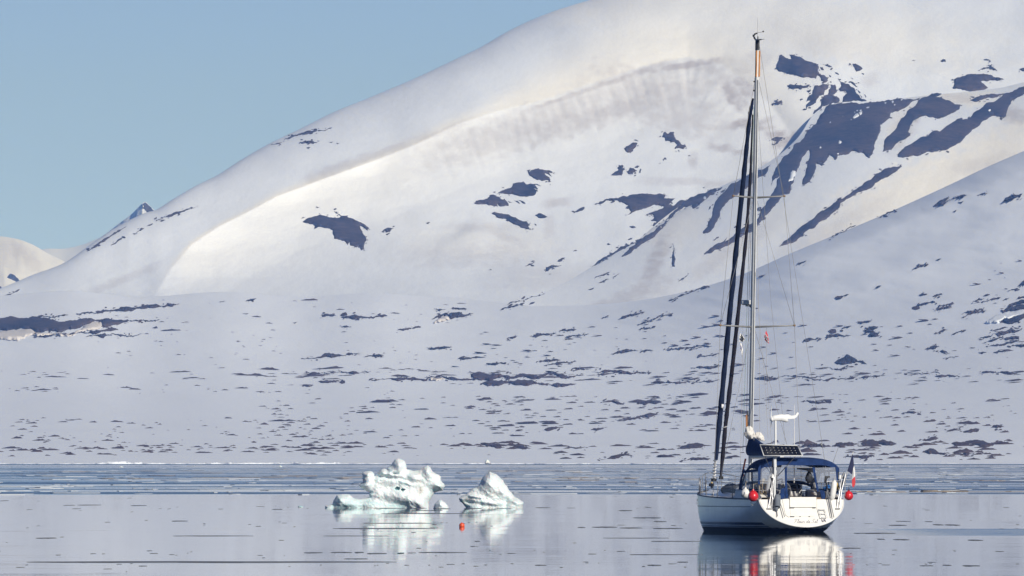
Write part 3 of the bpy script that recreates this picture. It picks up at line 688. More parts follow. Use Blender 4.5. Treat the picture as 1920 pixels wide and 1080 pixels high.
REG = [(0, 650, 697, 712, 34, 20, 2.2, 0), (0, 620, 722, 740, 26, 13, 2.2, 0), (500, 1400, 690, 722, 90, 26, 2.4, 0), (1420, 1920, 690, 722, 45, 26, 2.2, 0),
       (0, 620, 784, 806, 46, 13, 3.0, 0), (0, 640, 806, 836, 70, 13, 3.0, 0), (0, 300, 838, 856, 34, 15, 3.4, 0), (150, 640, 836, 850, 55, 20, 3.4, 0),
       (500, 1000, 745, 785, 60, 13, 2.8, -.04), (500, 1000, 785, 822, 46, 13, 3.0, -.04), (500, 1000, 831, 843, 46, 24, 4.2, 0), (520, 1000, 845, 862, 12, 12, 2, 0),
       (900, 1420, 742, 766, 66, 18, 3.2, -.03), (900, 1420, 766, 790, 60, 19, 3.6, -.05), (900, 1420, 790, 812, 34, 18, 3.4, -.05), (900, 1420, 832, 842, 30, 26, 4, 0), (1040, 1420, 842, 864, 34, 22, 4.2, -.05),
       (1420, 1920, 744, 762, 40, 20, 3, 0), (1420, 1920, 762, 792, 52, 15, 3, 0), (1560, 1920, 794, 815, 22, 16, 4, -.05), (1420, 1920, 824, 840, 44, 24, 5, 0), (1420, 1920, 840, 863, 46, 26, 5, 0),
       (900, 1420, 604, 690, 70, 15, 1.9, -.13), (1420, 1920, 600, 690, 36, 15, 2.2, -.13), (1700, 1920, 530, 680, 16, 12, 2.2, -.22), (1400, 1920, 500, 600, 8, 12, 2.0, -.25), (200, 900, 562, 690, 70, 11, 1.7, 0), (0, 1900, 640, 740, 40, 9, 1.6, 0)]
mounds = []
for x0, x1, y0, y1, n, w, h, tilt in REG:
    cl = [(mr.uniform(x0, x1), mr.gauss(0.5, 0.3)) for _ in range(max(2, n // 6))]
    for _ in range(int(n * 1.15)):
        if mr.random() < 0.45:
            c = mr.choice(cl); x = c[0] + mr.gauss(0, w * 1.6); fy = c[1] + mr.gauss(0, 0.12)
        else:
            x = mr.uniform(x0, x1); fy = mr.random()
        fy = min(max(fy, 0), 1)
        y = y0 + (y1 - y0) * fy + tilt * (x - (x0 + x1) / 2) * 0.5
        if y > 864 or not -60 < x < 1980: continue
        k = math.exp(mr.gauss(-0.25, 0.55))
        mounds.append((x, y, min(w * k, 46), max(1.0, 0.8 * h * k**0.7 * mr.uniform(0.75, 1.25)), tilt, mr.randrange(16)))
mounds.sort(key=lambda m: -m[2] * m[3])
ptx = np.array([m[0] for m in mounds]); pty = np.array([m[1] for m in mounds])
D = YP(ptx, pty); Dr = YP(ptx + 6, pty + 6 * np.array([m[4] for m in mounds]))
BV, BF = [], []
for i, (x, y, w, h, tilt, kv) in enumerate(mounds):
    p = pt(x, y, D[i]); s = D[i] / F
    yaw = math.atan2(Dr[i] - D[i], 6 * s) if tilt else mr.uniform(-.3, .3)
    yaw = max(-1.0, min(1.0, yaw))
    sx = w * s / max(0.4, math.cos(yaw)); sz = h * s * 1.15
    M = Matrix.Translation(p) @ Matrix.Rotation(yaw, 4, 'Z') @ Matrix.Rotation(-math.atan(tilt) if tilt else 0, 4, 'Y') @ Matrix.Diagonal((sx, sx * 0.7, sz, 1))
    me, V, Fc = VARIANTS[kv]
    if i < 290 - 0:
        o = bpy.data.objects.new('rock_mound', me); COL.objects.link(o)
        o.parent = plain; o.matrix_local = M
    else:
        b0 = len(BV)
        BV += [tuple(M @ Vector(v)) for v in V]; BF += [tuple(b0 + j for j in f) for f in Fc]
ms = mesh_obj('rock_mounds', BV, BF, MOUND, plain); ms['kind'] = 'stuff'

# ice foot along the far shore
xs = np.arange(-300, 2300, 2.0)
Yf = 3772 + 5 * fbm(xs / 60.0, xs * 0, 3)
hh = np.clip(0.30 + 0.75 * perlin(xs / 140.0, xs * 0 + 3) + 0.45 * perlin(xs / 17.0, xs * 0 + 8) + 0.25 * perlin(xs / 4.0, xs * 0 + 5), 0.04, 1.1)
hh = hh * np.where((xs > 190) & (xs < 640), 1.0, np.where(xs > 1700, 0.55, 0.35))
rows = []
for k, (dy, fz) in enumerate([(0, -0.3), (0.1, 0.0), (0.35, 0.55), (0.6, 0.85), (1.3, 1.0), (6, 1.0), (40, 0.6)]):
    Yk = Yf + dy + (0.25 * RS.randn(len(xs)) if k in (2, 3) else 0)
    z = (hh * fz + 0.1) if k > 0 else (0 * hh - 0.3)
    rows.append(np.stack([(xs - CX) * Yf / F, Yk, z], -1))
tag(grid_mesh('shore_ice_foot', np.stack(rows), SNOW, attrs={'dirt': np.zeros((7, len(xs)))}), kind='structure')

# ---------------------------------------------------------------- water
def water_mat():
    m, nt, b = new_mat('fjord_water')
    geo = nt.nodes.new('ShaderNodeNewGeometry'); P = geo.outputs['Position']
    sep = nt.nodes.new('ShaderNodeSeparateXYZ'); nt.links.new(P, sep.inputs[0])
    def math_(op, a, b_=None, clamp=False):
        n = nt.nodes.new('ShaderNodeMath'); n.operation = op; n.use_clamp = clamp
        for i, v in enumerate((a, b_)):
            if v is None: continue
            if isinstance(v, (int, float)): n.inputs[i].default_value = v
            else: nt.links.new(v, n.inputs[i])
        return n.outputs[0]
    def mr_(val, a, b_, c=0.0, d=1.0, smooth=True):
        n = nt.nodes.new('ShaderNodeMapRange'); n.clamp = True
        if smooth: n.interpolation_type = 'SMOOTHSTEP'
        nt.links.new(val, n.inputs[0])
        for i, v in zip((1, 2, 3, 4), (a, b_, c, d)): n.inputs[i].default_value = v
        return n.outputs[0]
    edge = noise_node(nt, P, 0.02, 3, 0.5)
    yy = math_('ADD', sep.outputs[1], math_('MULTIPLY', edge.outputs[0], 40.0))
    band = mr_(yy, 955, 975)                          # wind-ruffled water beyond about a kilometre
    st = noise_node(nt, P, 0.016, 5, 0.62, (0.35, 1.0, 1.0))
    streak = mr_(st.outputs[0], 0.42, 0.60)
    far = mr_(sep.outputs[1], 2600, 3300, 1.0, 0.35)
    calm = math_('MULTIPLY', math_('ADD', math_('MULTIPLY', streak, 0.85), 0.15), far)
    lead = mr_(sep.outputs[1], 3380, 3450)            # open lead under the shore
    ruff = math_('MULTIPLY', band, math_('MAXIMUM', calm, lead))
    # cat's paw to the right of the yacht
    e2 = noise_node(nt, P, 0.12, 3, 0.6, (0.5, 1, 1))
    y2 = math_('ADD', sep.outputs[1], math_('MULTIPLY', math_('SUBTRACT', e2.outputs[0], 0.5), 26.0))
    paw = math_('MULTIPLY', math_('MULTIPLY', mr_(y2, 468, 474), mr_(y2, 517, 510)), mr_(sep.outputs[0], 13.0, 17.0))
    ruff = math_('MAXIMUM', ruff, math_('MULTIPLY', paw, 0.55))
    n1 = noise_node(nt, P, 0.9, 3, 0.55, (0.35, 1.0, 1.0))
    n2 = noise_node(nt, P, 0.10, 2, 0.5, (0.25, 1.0, 1.0))
    def cvec(n, amp):
        s = nt.nodes.new('ShaderNodeVectorMath'); s.operation = 'SUBTRACT'
        nt.links.new(n.outputs[1], s.inputs[0]); s.inputs[1].default_value = (0.5, 0.5, 0.5)
        t = nt.nodes.new('ShaderNodeVectorMath'); t.operation = 'SCALE'
        nt.links.new(s.outputs[0], t.inputs[0])
        nt.links.new(amp, t.inputs['Scale'])
        return t.outputs[0]
    cv = noise_node(nt, P, 0.05, 4, 0.6, (0.22, 1.0, 1.0))
    calmvar = math_('ADD', mr_(cv.outputs[0], 0.36, 0.66), 0.45)
    a1 = math_('ADD', math_('MULTIPLY', ruff, 0.65), math_('MULTIPLY', calmvar, 0.0095))
    a2 = math_('ADD', math_('MULTIPLY', ruff, 0.30), math_('MULTIPLY', calmvar, 0.0050))
    ad = nt.nodes.new('ShaderNodeVectorMath'); ad.operation = 'ADD'
    nt.links.new(cvec(n1, a1), ad.inputs[0]); nt.links.new(cvec(n2, a2), ad.inputs[1])
    fl = nt.nodes.new('ShaderNodeVectorMath'); fl.operation = 'MULTIPLY'
    nt.links.new(ad.outputs[0], fl.inputs[0]); fl.inputs[1].default_value = (0.5, 1, 0)
    up = nt.nodes.new('ShaderNodeVectorMath'); up.operation = 'ADD'
    nt.links.new(fl.outputs[0], up.inputs[0]); up.inputs[1].default_value = (0, 0, 1)
    nz = nt.nodes.new('ShaderNodeVectorMath'); nz.operation = 'NORMALIZE'
    nt.links.new(up.outputs[0], nz.inputs[0])
    nt.links.new(nz.outputs[0], b.inputs['Normal'])
    b.inputs['Base Color'].default_value = (0.012, 0.030, 0.042, 1)
    b.inputs['IOR'].default_value = 1.333
    rr = math_('ADD', math_('MULTIPLY', ruff, 0.2), 0.022)
    nt.links.new(rr, b.inputs['Roughness'])
    return m
WATER = water_mat()
W = mesh_obj('water', [(-3000, -400, 0), (3000, -400, 0), (3000, 4300, 0), (-3000, 4300, 0)], [(0, 1, 2, 3)], WATER, smooth=False)
tag(W, kind='structure')

# haze: a closed box of faintly blue air round everything
hm = bpy.data.materials.new('haze'); hm.use_nodes = True
hn = hm.node_tree; hn.nodes.clear()
ho = hn.nodes.new('ShaderNodeOutputMaterial'); hv = hn.nodes.new('ShaderNodeVolumePrincipled')
hv.inputs['Color'].default_value = (0.20, 0.41, 1.0, 1)
hv.inputs['Absorption Color'].default_value = (1, 1, 1, 1)
hv.inputs['Density'].default_value = 7.2e-5
hv.inputs['Anisotropy'].default_value = 0.0
hn.links.new(hv.outputs[0], ho.inputs['Volume'])
x0, x1, y0, y1, z0, z1 = -3400, 3400, -600, 16500, -6.0, 480
hb = mesh_obj('haze', [(x0,y0,z0),(x1,y0,z0),(x1,y1,z0),(x0,y1,z0),(x0,y0,z1),(x1,y0,z1),(x1,y1,z1),(x0,y1,z1)],
              [(3,2,1,0),(4,5,6,7),(0,1,5,4),(1,2,6,5),(2,3,7,6),(3,0,4,7)], hm, smooth=False)
tag(hb, kind='stuff')

# ---------------------------------------------------------------- icebergs
def ice_mat(name):
    m, nt, b = new_mat(name)
    geo = nt.nodes.new('ShaderNodeNewGeometry'); P = geo.outputs['Position']
    at = nt.nodes.new('ShaderNodeAttribute'); at.attribute_name = 'clear'  # clear ice, plus shade painted under the brow and in the holes
    ad = nt.nodes.new('ShaderNodeAttribute'); ad.attribute_name = 'silt'
    n = noise_node(nt, P, 1.3, 5, 0.6)
    f = N(nt, 'ShaderNodeMath', operation='MULTIPLY_ADD'); f.use_clamp = True
    nt.links.new(n.outputs[0], f.inputs[0]); f.inputs[1].default_value = 0.7; f.inputs[2].default_value = -0.36
    g = N(nt, 'ShaderNodeMath', operation='ADD'); g.use_clamp = True
    nt.links.new(f.outputs[0], g.inputs[0]); nt.links.new(at.outputs['Fac'], g.inputs[1])
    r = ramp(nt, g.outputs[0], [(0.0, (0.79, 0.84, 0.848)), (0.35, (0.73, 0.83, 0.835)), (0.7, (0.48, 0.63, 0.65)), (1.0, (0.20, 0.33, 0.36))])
    mix = N(nt, 'ShaderNodeMix', data_type='RGBA')
    n3 = noise_node(nt, P, 7.0, 4, 0.7)
    k = N(nt, 'ShaderNodeMath', operation='MULTIPLY'); k.use_clamp = True
    nt.links.new(n3.outputs[0], k.inputs[0]); nt.links.new(ad.outputs['Fac'], k.inputs[1])
    nt.links.new(k.outputs[0], mix.inputs[0]); nt.links.new(r.outputs[0], mix.inputs[6]); mix.inputs[7].default_value = (0.33, 0.29, 0.22, 1)
    nt.links.new(mix.outputs[2], b.inputs['Base Color'])
    b.inputs['Roughness'].default_value = 0.42
    b.inputs['Specular IOR Level'].default_value = 0.35
    b.inputs['Subsurface Weight'].default_value = 0.6
    b.inputs['Subsurface Radius'].default_value = (0.12, 0.3, 0.36)
    b.inputs['Subsurface Scale'].default_value = 0.22
    n2 = noise_node(nt, P, 4.5, 5, 0.65)
    bp = N(nt, 'ShaderNodeBump'); bp.inputs['Strength'].default_value = 0.5; bp.inputs['Distance'].default_value = 0.14
    nt.links.new(n2.outputs[0], bp.inputs['Height']); nt.links.new(bp.outputs[0], b.inputs['Normal'])
    return m
ICE = ice_mat('glacier_ice')

def seg_dist(poly, X, Y):
    best = np.full(X.shape, 1e9); p = np.array(poly)
    for a, b in zip(p, np.roll(p, -1, 0)):
        d = b - a; L2 = d @ d + 1e-9
        t = np.clip(((X - a[0]) * d[0] + (Y - a[1]) * d[1]) / L2, 0, 1)
        best = np.minimum(best, np.hypot(X - a[0] - t * d[0], Y - a[1] - t * d[1]))
    return best

def berg(name, outline, Y, thick, feats, clear, silt, label, group=None, step=0.6, holes=(), rel=0.12, seed=0.0):
    """A solid lump of ice: an outline given thickness, then bulges, hollows and ribs on its faces."""
    s = Y / F
    rng = random.Random(3)
    out = roughen(outline, 0.09, 2.0, rng)
    A = np.array(out); x0, y0 = A.min(0) - 1; x1, y1 = A.max(0) + 1
    gx, gy = np.meshgrid(np.arange(x0, x1, step), np.arange(y0, y1, step))
    jx = gx + RS.uniform(-.2, .2, gx.shape) * step; jy = gy + RS.uniform(-.2, .2, gy.shape) * step
    k = inside(out, jx, jy)
    d = seg_dist(out, jx, jy)
    k &= d > step * 0.35
    ip = list(zip(jx[k], jy[k]))
    pts = [Vector(p) for p in out] + [Vector(p) for p in ip]
    ed = [(i, (i + 1) % len(out)) for i in range(len(out))]
    vs, es, fs, *_ = geometry.delaunay_2d_cdt(pts, ed, [], 1, 1e-4)
    Q = np.array([(v.x, v.y) for v in vs])
    cen = Q[np.array([list(f) for f in fs])].mean(1); kk = inside(out, cen[:, 0], cen[:, 1])
    fs = [tuple(f) for f, t in zip(fs, kk) if t]
    px, py = Q[:, 0], Q[:, 1]
    dist = seg_dist(outline, px, py) * s
    edge = np.zeros(len(Q), bool); edge[:len(out)] = True; dist[edge] = 0
    R = thick
    body = np.where(dist < R, np.sqrt(np.maximum(R * R - (R - np.minimum(dist, R))**2, 0)), R)
    front = body.copy()
    for fx, fy, rx, ry, ang, amp in feats:
        c, sn = math.cos(math.radians(ang)), math.sin(math.radians(ang))
        u = ((px - fx) * c + (py - fy) * sn) / rx; w = (-(px - fx) * sn + (py - fy) * c) / ry
        front = front + 0.75 * amp * np.exp(-(u * u + w * w)) * np.minimum(dist / 0.25, 1)
    q = px * s + seed; z = py * s
    nz = rel * (fbm(q * 0.9 + 3, z * 1.1, 5) + 0.8 * (0.35 - np.abs(fbm(q * 0.8 + 31, z * 0.7 + 5, 3))))
    nz = nz + 0.05 * (0.3 - np.abs(fbm(q * 3.1 + 7, z * 3.3 + 2, 3)))
    nz = nz + rel * 2.2 * (0.22 - np.abs(perlin(q * 0.75 + 0.35 * z + 51, z * 0.62 + 13))) + rel * 0.9 * (0.2 - np.abs(perlin(q * 1.7 - 0.6 * z + 5, z * 1.3 + 77)))
    front = front + nz * np.minimum(dist / 0.15, 1)
    back = body * 1.1 + 0.5 * nz
    cl = np.zeros(len(Q)); si = np.zeros(len(Q))
    for arr, lst in ((cl, clear), (si, silt)):
        for fx, fy, rx, ry, ang, amp in lst:
            c, sn = math.cos(math.radians(ang)), math.sin(math.radians(ang))
            u = ((px - fx) * c + (py - fy) * sn) / rx; w = (-(px - fx) * sn + (py - fy) * c) / ry
            arr += amp * np.exp(-(u * u + w * w))
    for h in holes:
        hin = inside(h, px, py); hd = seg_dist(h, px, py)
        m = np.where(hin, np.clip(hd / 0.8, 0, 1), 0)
        front = front - 0.22 * m; cl = cl + 1.0 * m * hin  # the holes' shade is painted in as dark teal
    def P3(off): return np.stack([(px - CX) * s, Y + off, EYE + (HY - py) * s], -1)
    VF, VB = P3(-front), P3(back)
    VB[edge] = VF[edge] = P3(0 * front)[edge]
    n = len(Q)
    V = np.concatenate([VF, VB], 0)
    # drop everything so that the foot goes under the water
    F2 = [tuple(f) for f in fs] + [tuple((i if edge[i] else i + n) for i in reversed(f)) for f in fs]
    o = mesh_obj(name, V, F2, ICE)
    me = o.data
    for kname, arr in (('clear', cl), ('silt', si)):
        at = me.attributes.new(kname, 'FLOAT', 'POINT'); at.data.foreach_set('value', np.concatenate([arr, arr]).astype(np.float32))
    # faces must look outward
    bm = bmesh.new(); bm.from_mesh(me); bmesh.ops.recalc_face_normals(bm, faces=bm.faces); 
    loose = [v for v in bm.verts if not v.link_faces]
    bmesh.ops.delete(bm, geom=loose, context='VERTS')
    bm.to_mesh(me); bm.free()
    return tag(o, label, 'iceberg' if 'growler' not in name else 'ice chunk', group)

cI = lambda p: at_crop(600, 860, 7.385, p)
cJ = lambda p: at_crop(850, 870, 12.0, p)
def ci(L, f=cI, s=7.385):
    return [(*f([(x, y)])[0], rx / s, ry / s, a, amp) for x, y, rx, ry, a, amp in L]
berg('iceberg', cI([(60,890),(70,690),(75,650),(120,640),(175,630),(185,580),(235,500),(300,490),(400,492),(440,520),(480,550),(560,560),(640,548),(690,530),(680,490),(700,470),(620,430),(560,400),(535,370),(600,320),
      (585,280),(590,240),(580,215),(600,185),(660,172),(720,178),(748,205),(752,245),(785,222),(800,190),(850,145),(890,136),(935,152),(930,130),(985,90),(1003,55),(1040,8),(1080,-5),(1130,8),(1170,28),(1195,80),(1198,140),
      (1230,150),(1300,165),(1360,160),(1400,145),(1440,110),(1490,93),(1530,120),(1560,180),(1620,210),(1672,245),(1680,310),(1720,350),(1728,388),(1700,440),(1600,462),(1560,510),(1520,580),(1506,620),(1510,680),(1512,890)]),
     712.0, 0.6,
     ci([(900,180,120,45,12,0.35),(655,205,70,40,0,0.30),(1095,90,75,80,0,0.40),(1000,270,260,28,8,-0.30),(900,390,170,75,5,-0.35),(740,330,40,110,10,-0.30),(640,370,70,60,0,0.25),(1300,240,90,70,0,0.40),
         (1450,350,70,140,0,-0.15),(1500,190,80,60,30,0.40),(1640,370,90,60,0,0.35),(1250,560,170,90,20,0.45),(1420,600,60,120,0,0.30),(900,600,300,60,14,-0.25),(500,620,260,50,0,0.25),(300,560,90,50,0,0.30),(1180,330,120,20,20,0.2),(1040,205,40,16,0,-0.5)]),
     ci([(1000,275,280,26,8,0.30),(720,330,30,120,8,0.26),(300,600,230,110,0,0.38),(620,640,250,60,0,0.40),(900,640,330,34,12,0.40),(1120,660,140,26,8,0.55),(250,670,260,26,0,0.45),(1600,440,120,26,-8,0.35),(1540,520,50,90,20,0.30),(1600,330,100,30,0,0.14),(960,150,30,60,0,0.22)]),  # clear-ice teal at the foot; under the brow it paints in shade
     ci([(1400,430,50,60,0,1.1),(1380,300,40,60,0,0.35),(1330,180,90,30,0,0.25)]),
     'large wind-carved iceberg with two dark holes and a rounded crown',
     holes=[cI([(1025,415),(1065,382),(1105,395),(1110,420),(1090,440),(1050,438)]), cI([(1115,425),(1140,405),(1190,425),(1165,445),(1135,458)])])
berg('iceberg', cJ([(300,1344),(285,980),(220,900),(150,840),(125,770),(190,720),(360,610),(440,545),(520,520),(600,430),(640,340),(690,270),(740,230),(800,180),(830,170),(890,200),(950,220),(1020,270),(1070,330),(1130,380),
      (1160,450),(1210,500),(1250,580),(1310,640),(1380,740),(1480,790),(1580,860),(1582,900),(1560,960),(1545,1344)]),
     716.0, 0.7,
     ci([(850,500,260,260,0,0.5),(450,720,260,50,12,0.30),(350,850,200,60,12,-0.25),(700,860,300,50,8,0.25),(1180,870,60,120,10,-0.4),(1400,850,120,70,20,0.3),(1100,620,60,160,-25,0.2)], cJ, 12.0),
     ci([(230,890,200,75,25,0.55),(400,960,330,30,0,0.40),(1160,930,130,50,0,0.45),(800,900,400,50,6,0.16),(1000,740,120,16,6,0.25),(650,380,30,70,20,0.2)], cJ, 12.0),
     ci([(1350,800,80,80,0,0.4)], cJ, 12.0),
     'smaller pyramid-shaped iceberg floating to the right of the carved one', seed=40.0)
berg('growler', cI([(1572,820),(1574,670),(1590,620),(1640,575),(1680,568),(1740,610),(1770,650),(1778,820)]), 705.0, 0.5, ci([(1680,630,60,50,0,0.2)]), [], [],
     'small round lump of white ice between the two icebergs', step=0.4, rel=0.1, seed=11.0)
berg('growler', [(559.5, 951.6), (559, 949), (562, 947.8), (566, 949), (569, 950.5), (569.5, 951.6)], 722.0, 0.2, [], [(564, 950, 9, 9, 0, 0.7)], [], 'tiny dark piece of clear ice far left of the large iceberg', step=0.4, rel=0.04, seed=5.0)
berg('growler', [(909, 869.5), (909.5, 866), (911, 863), (914, 861.5), (917, 863.5), (918.5, 866.5), (919, 869.5)], 3745.0, 0.6, [], [], [], 'small white ice block stranded at the far shore above the smaller iceberg', step=0.6, rel=0.12, seed=7.0)
berg('growler', [(520, 876.5), (523, 874), (525.5, 872), (528, 874), (531, 876.5)], 2900.0, 0.6, [], [], [], 'small white peaked ice chunk near the far shore left of the large iceberg', step=0.5, rel=0.1, seed=9.0)
berg('growler', [(221, 877), (224, 875), (227, 873.6), (230, 875), (234, 877)], 2850.0, 0.5, [], [], [], 'low white ice chunk near the far shore in the left of the bay', step=0.5, rel=0.1, seed=13.0)

# ---- thin floating ice: dark slivers in the calm water, pale and silty floes further out
SLUSH = simple('dark_thin_ice', (0.15, 0.17, 0.21), 0.8, var=0.3, scale=0.8, spec=0.0)
FLOE = simple('floe_ice', (0.50, 0.54, 0.60), 0.8, var=0.12, scale=0.4, spec=0.0)
SILT = simple('silty_floe_ice', (0.30, 0.245, 0.19), 0.8, var=0.5, scale=0.15, spec=0.0)
fr = random.Random(21)
def slab(cx, Y, wx, wy, h, rng, n=14):
    """ragged flat slab of ice; returns verts, faces"""
    V = []
    for k in range(n):
        a = 2 * math.pi * k / n
        e = 1 + rng.uniform(-.25, .2)
        ca, sa = math.cos(a), math.sin(a)
        V.append((cx + 0.5 * wx * ca * (0.9 + 0.1 * e), Y + 0.5 * wy * sa * e))
    top = [(x, y, h * rng.uniform(0.8, 1.1)) for x, y in V]; bot = [(x * 1.0, y, -0.05) for x, y in V]
    c = len(top) * 2
    VV = top + bot + [(cx, Y, h)]
    Fc = [(k, (k + 1) % n, c) for k in range(n)] + [(n + k, n + (k + 1) % n, (k + 1) % n, k) for k in range(n)]
    return VV, Fc
LINES = [(45,750,1054,3.4,'longest dark ice line, stretching from the left shore side to below the large iceberg'),
 (716,880,963,1.6,"topmost of three dark ice lines across the large iceberg's reflection"), (682,815,981,1.4,"middle one of three dark ice lines across the large iceberg's reflection"),
 (625,818,991,1.8,"lowest of three dark ice lines across the large iceberg's reflection"), (605,730,1005,1.2,"faint dark ice line under the left end of the iceberg's reflection"),
 (325,475,1005,1.4,'lone dark ice line on calm water halfway between left edge and icebergs'), (322,352,977,1.6,'short dark ice dash above the lone line left of the icebergs'),
 (68,106,1009,1.8,'short dark ice dash on the calm water nearest the left edge'), (570,605,1036.5,2.2,'ragged dark ice dash holding a small clear lump, first in the row below the iceberg'),
 (620,660,1036,2,'second dash of the dark broken row below the large iceberg'), (665,682,1036,2.2,'shortest dash in the dark broken row below the large iceberg'), (688,725,1038,2.4,'fourth dash of the dark broken row below the large iceberg'),
 (745,758,1037.5,2.6,'small dark ice dash between the broken row and the line below the buoy'), (785,875,1036,1.8,'dark ice line on the calm water straight below the orange buoy'),
 (1083,1098,989,1.8,"leftmost small dash of the broken ice row left of the yacht's hull"), (1110,1158,988.5,2.2,"thick ragged dash in the broken ice row left of the yacht's hull"),
 (1162,1205,990,2,"middle dash of the broken ice row left of the yacht's hull"), (1225,1280,991,2,"dash of the broken ice row that lies nearest the yacht's hull"),
 (1130,1255,1009,1.2,'long faint ice line below the broken row left of the yacht'), (1220,1318,1015,1.3,"faint ice line ending at the bow side of the yacht's reflection"),
 (1186,1240,971,2.2,'pale-topped ice dash above the broken row left of the yacht'), (1226,1250,978,2,'small dark ice dash just above right end of the broken row'), (1160,1186,957.5,2,'small dark ice dash farthest from the camera left of the yacht'),
 (1214,1240,1060,2.2,"dark ice dash near the picture's bottom left of the yacht's reflection"), (1580,1614,1028,1.8,'thin dark ice line beside the red reflection of the stern fender'),
 (1600,1680,1000,2,"dark ice line running right from the yacht's stern along the ruffled patch"), (1666,1700,985,2,'dark ice dash right of the yacht above the ruffled patch'), (1772,1800,984.5,2.4,'dark ice dash farther right above the ruffled water patch'),
 (1675,1705,1012,2.4,'ragged dark ice dash under the left tip of the ruffled patch'), (1815,1842,1013,2.4,'dark ice dash under the right half of the ruffled patch'), (1805,1838,1061,2.2,"dark ice dash near the picture's bottom right corner")]
SPECK = [(1003,1025,1060,1.6),(1004,1032,952,1.3),(1750,1768,984,2.4),(1725,1750,1061,1.4),(1768,1784,1060,1.8),(1680,1708,977.5,1.2),(1735,1748,978,1.4),(1645,1658,1011,2),(145,190,947,1.2),(245,275,948,1.3),(510,530,955,1.4),(0,14,939,1.4),(120,140,947.5,1.2),
 (610,640,951.5,1.6),(700,760,953,1.6),(812,845,954,1.6),(870,905,953.5,1.6),(770,800,953,1.4),(930,960,953,1.3),(645,690,1048,1.5),(780,830,957,1.2),(1180,1320,1040,1.2),(1270,1290,1054,1.4),(1255,1262,932,1.5),(890,900,1015,1.5)]
g = 'dark ice slivers on the calm water'
SV, SF = [], []
for row in LINES + SPECK:
    xa, xb, y, th = row[:4]
    Y = F * EYE / (y - HY); s = Y / F; dY = Y * Y / (F * EYE)
    V, Fc = slab(((xa + xb) / 2 - CX) * s, Y, (xb - xa) * s, max(0.5, th * dY * 0.8), 0.008, fr, 18)
    if len(row) > 4: tag(mesh_obj('ice_sliver', V, Fc, SLUSH, smooth=False), row[4], 'thin ice', g)
    else:
        b0 = len(SV); SV += V; SF += [tuple(b0 + i for i in f) for f in Fc]
tag(mesh_obj('ice_dashes', SV, SF, SLUSH, smooth=False), kind='stuff')
BV, BF = [], []
for _ in range(170):
    y = fr.choice([fr.uniform(932, 1080), fr.gauss(985, 6), fr.gauss(1036, 4), fr.gauss(1060, 3), fr.gauss(953, 2)])
    if not 932 < y < 1078: continue
    x = fr.uniform(-20, 1940)
    if 1320 < x < 1560 and y < 1075: continue
    Y = F * EYE / (y - HY); s = Y / F; dY = Y * Y / (F * EYE)
    V, Fc = slab((x - CX) * s, Y, fr.choice([2, 3, 4, 6, 10, 16]) * s, fr.uniform(0.4, 1.0) * dY, 0.006, fr, 9)
    b0 = len(BV); BV += V; BF += [tuple(b0 + i for i in f) for f in Fc]
tag(mesh_obj('ice_specks', BV, BF, SLUSH, smooth=False), kind='stuff')
for matx, nm, cnt, seedw in ((FLOE, 'brash_ice', 380, 0), (SILT, 'silty_brash_ice', 110, 1)):
    BV, BF = [], []
    for _ in range(cnt):
        y = fr.uniform(874, 928) if not seedw else fr.choice([fr.gauss(884, 2.5), fr.gauss(896, 2), fr.uniform(878, 905)])
        x = fr.uniform(-30, 1950)
        if seedw and x > 1000: y = fr.choice([fr.gauss(898, 3), fr.gauss(922, 0.6) if x > 1600 else fr.gauss(884, 3)])
        Y = F * EYE / (max(y, 873.5) - HY); s = Y / F; dY = Y * Y / (F * EYE)
        w = math.exp(fr.gauss(3.4, 0.8))
        V, Fc = slab((x - CX) * s, Y, min(w, 260) * s, fr.uniform(0.05, 0.2) * dY, fr.uniform(0.02, 0.065), fr, 10)
        b0 = len(BV); BV += V; BF += [tuple(b0 + i for i in f) for f in Fc]
    tag(mesh_obj(nm, BV, BF, matx, smooth=False), kind='stuff')

# mooring buoy
ORANGE = simple('orange_plastic', (0.75, 0.10, 0.035), 0.4, var=0.15)
def sphere_bm(r, c=(0, 0, 0), sc=(1, 1, 1), seg=24, ring=14):
    bm = bmesh.new(); bmesh.ops.create_uvsphere(bm, u_segments=seg, v_segments=ring, radius=r)
    for v in bm.verts: v.co = Vector((v.co.x * sc[0] + c[0], v.co.y * sc[1] + c[1], v.co.z * sc[2] + c[2]))
    return bm
def bm_obj(name, bm, mat, parent=None, smooth=True):
    bmesh.ops.recalc_face_normals(bm, faces=bm.faces)
    me = bpy.data.meshes.new(name); bm.to_mesh(me); bm.free()
    if mat: me.materials.append(mat)
    if smooth: me.polygons.foreach_set('use_smooth', [True] * len(me.polygons))
    o = bpy.data.objects.new(name, me); COL.objects.link(o)
    if parent: o.parent = parent
    return o
Yb_ = F * EYE / (988.0 - HY); sb_ = Yb_ / F
buoy = bpy.data.objects.new('mooring_buoy', None); COL.objects.link(buoy)
buoy.location = ((866 - CX) * sb_, Yb_, 0)
tag(buoy, 'small round orange mooring buoy floating in front of the smaller iceberg', 'buoy')
bm_obj('float', sphere_bm(5.3 * sb_, (0, 0, 0.055)), ORANGE, buoy)
bm = bmesh.new(); bmesh.ops.create_cone(bm, cap_ends=True, segments=12, radius1=0.018, radius2=0.012, depth=0.03, matrix=Matrix.Translation((0, 0, 0.055 + 5.3 * sb_ + 0.01)))
bm_obj('eye', bm, ORANGE, buoy)

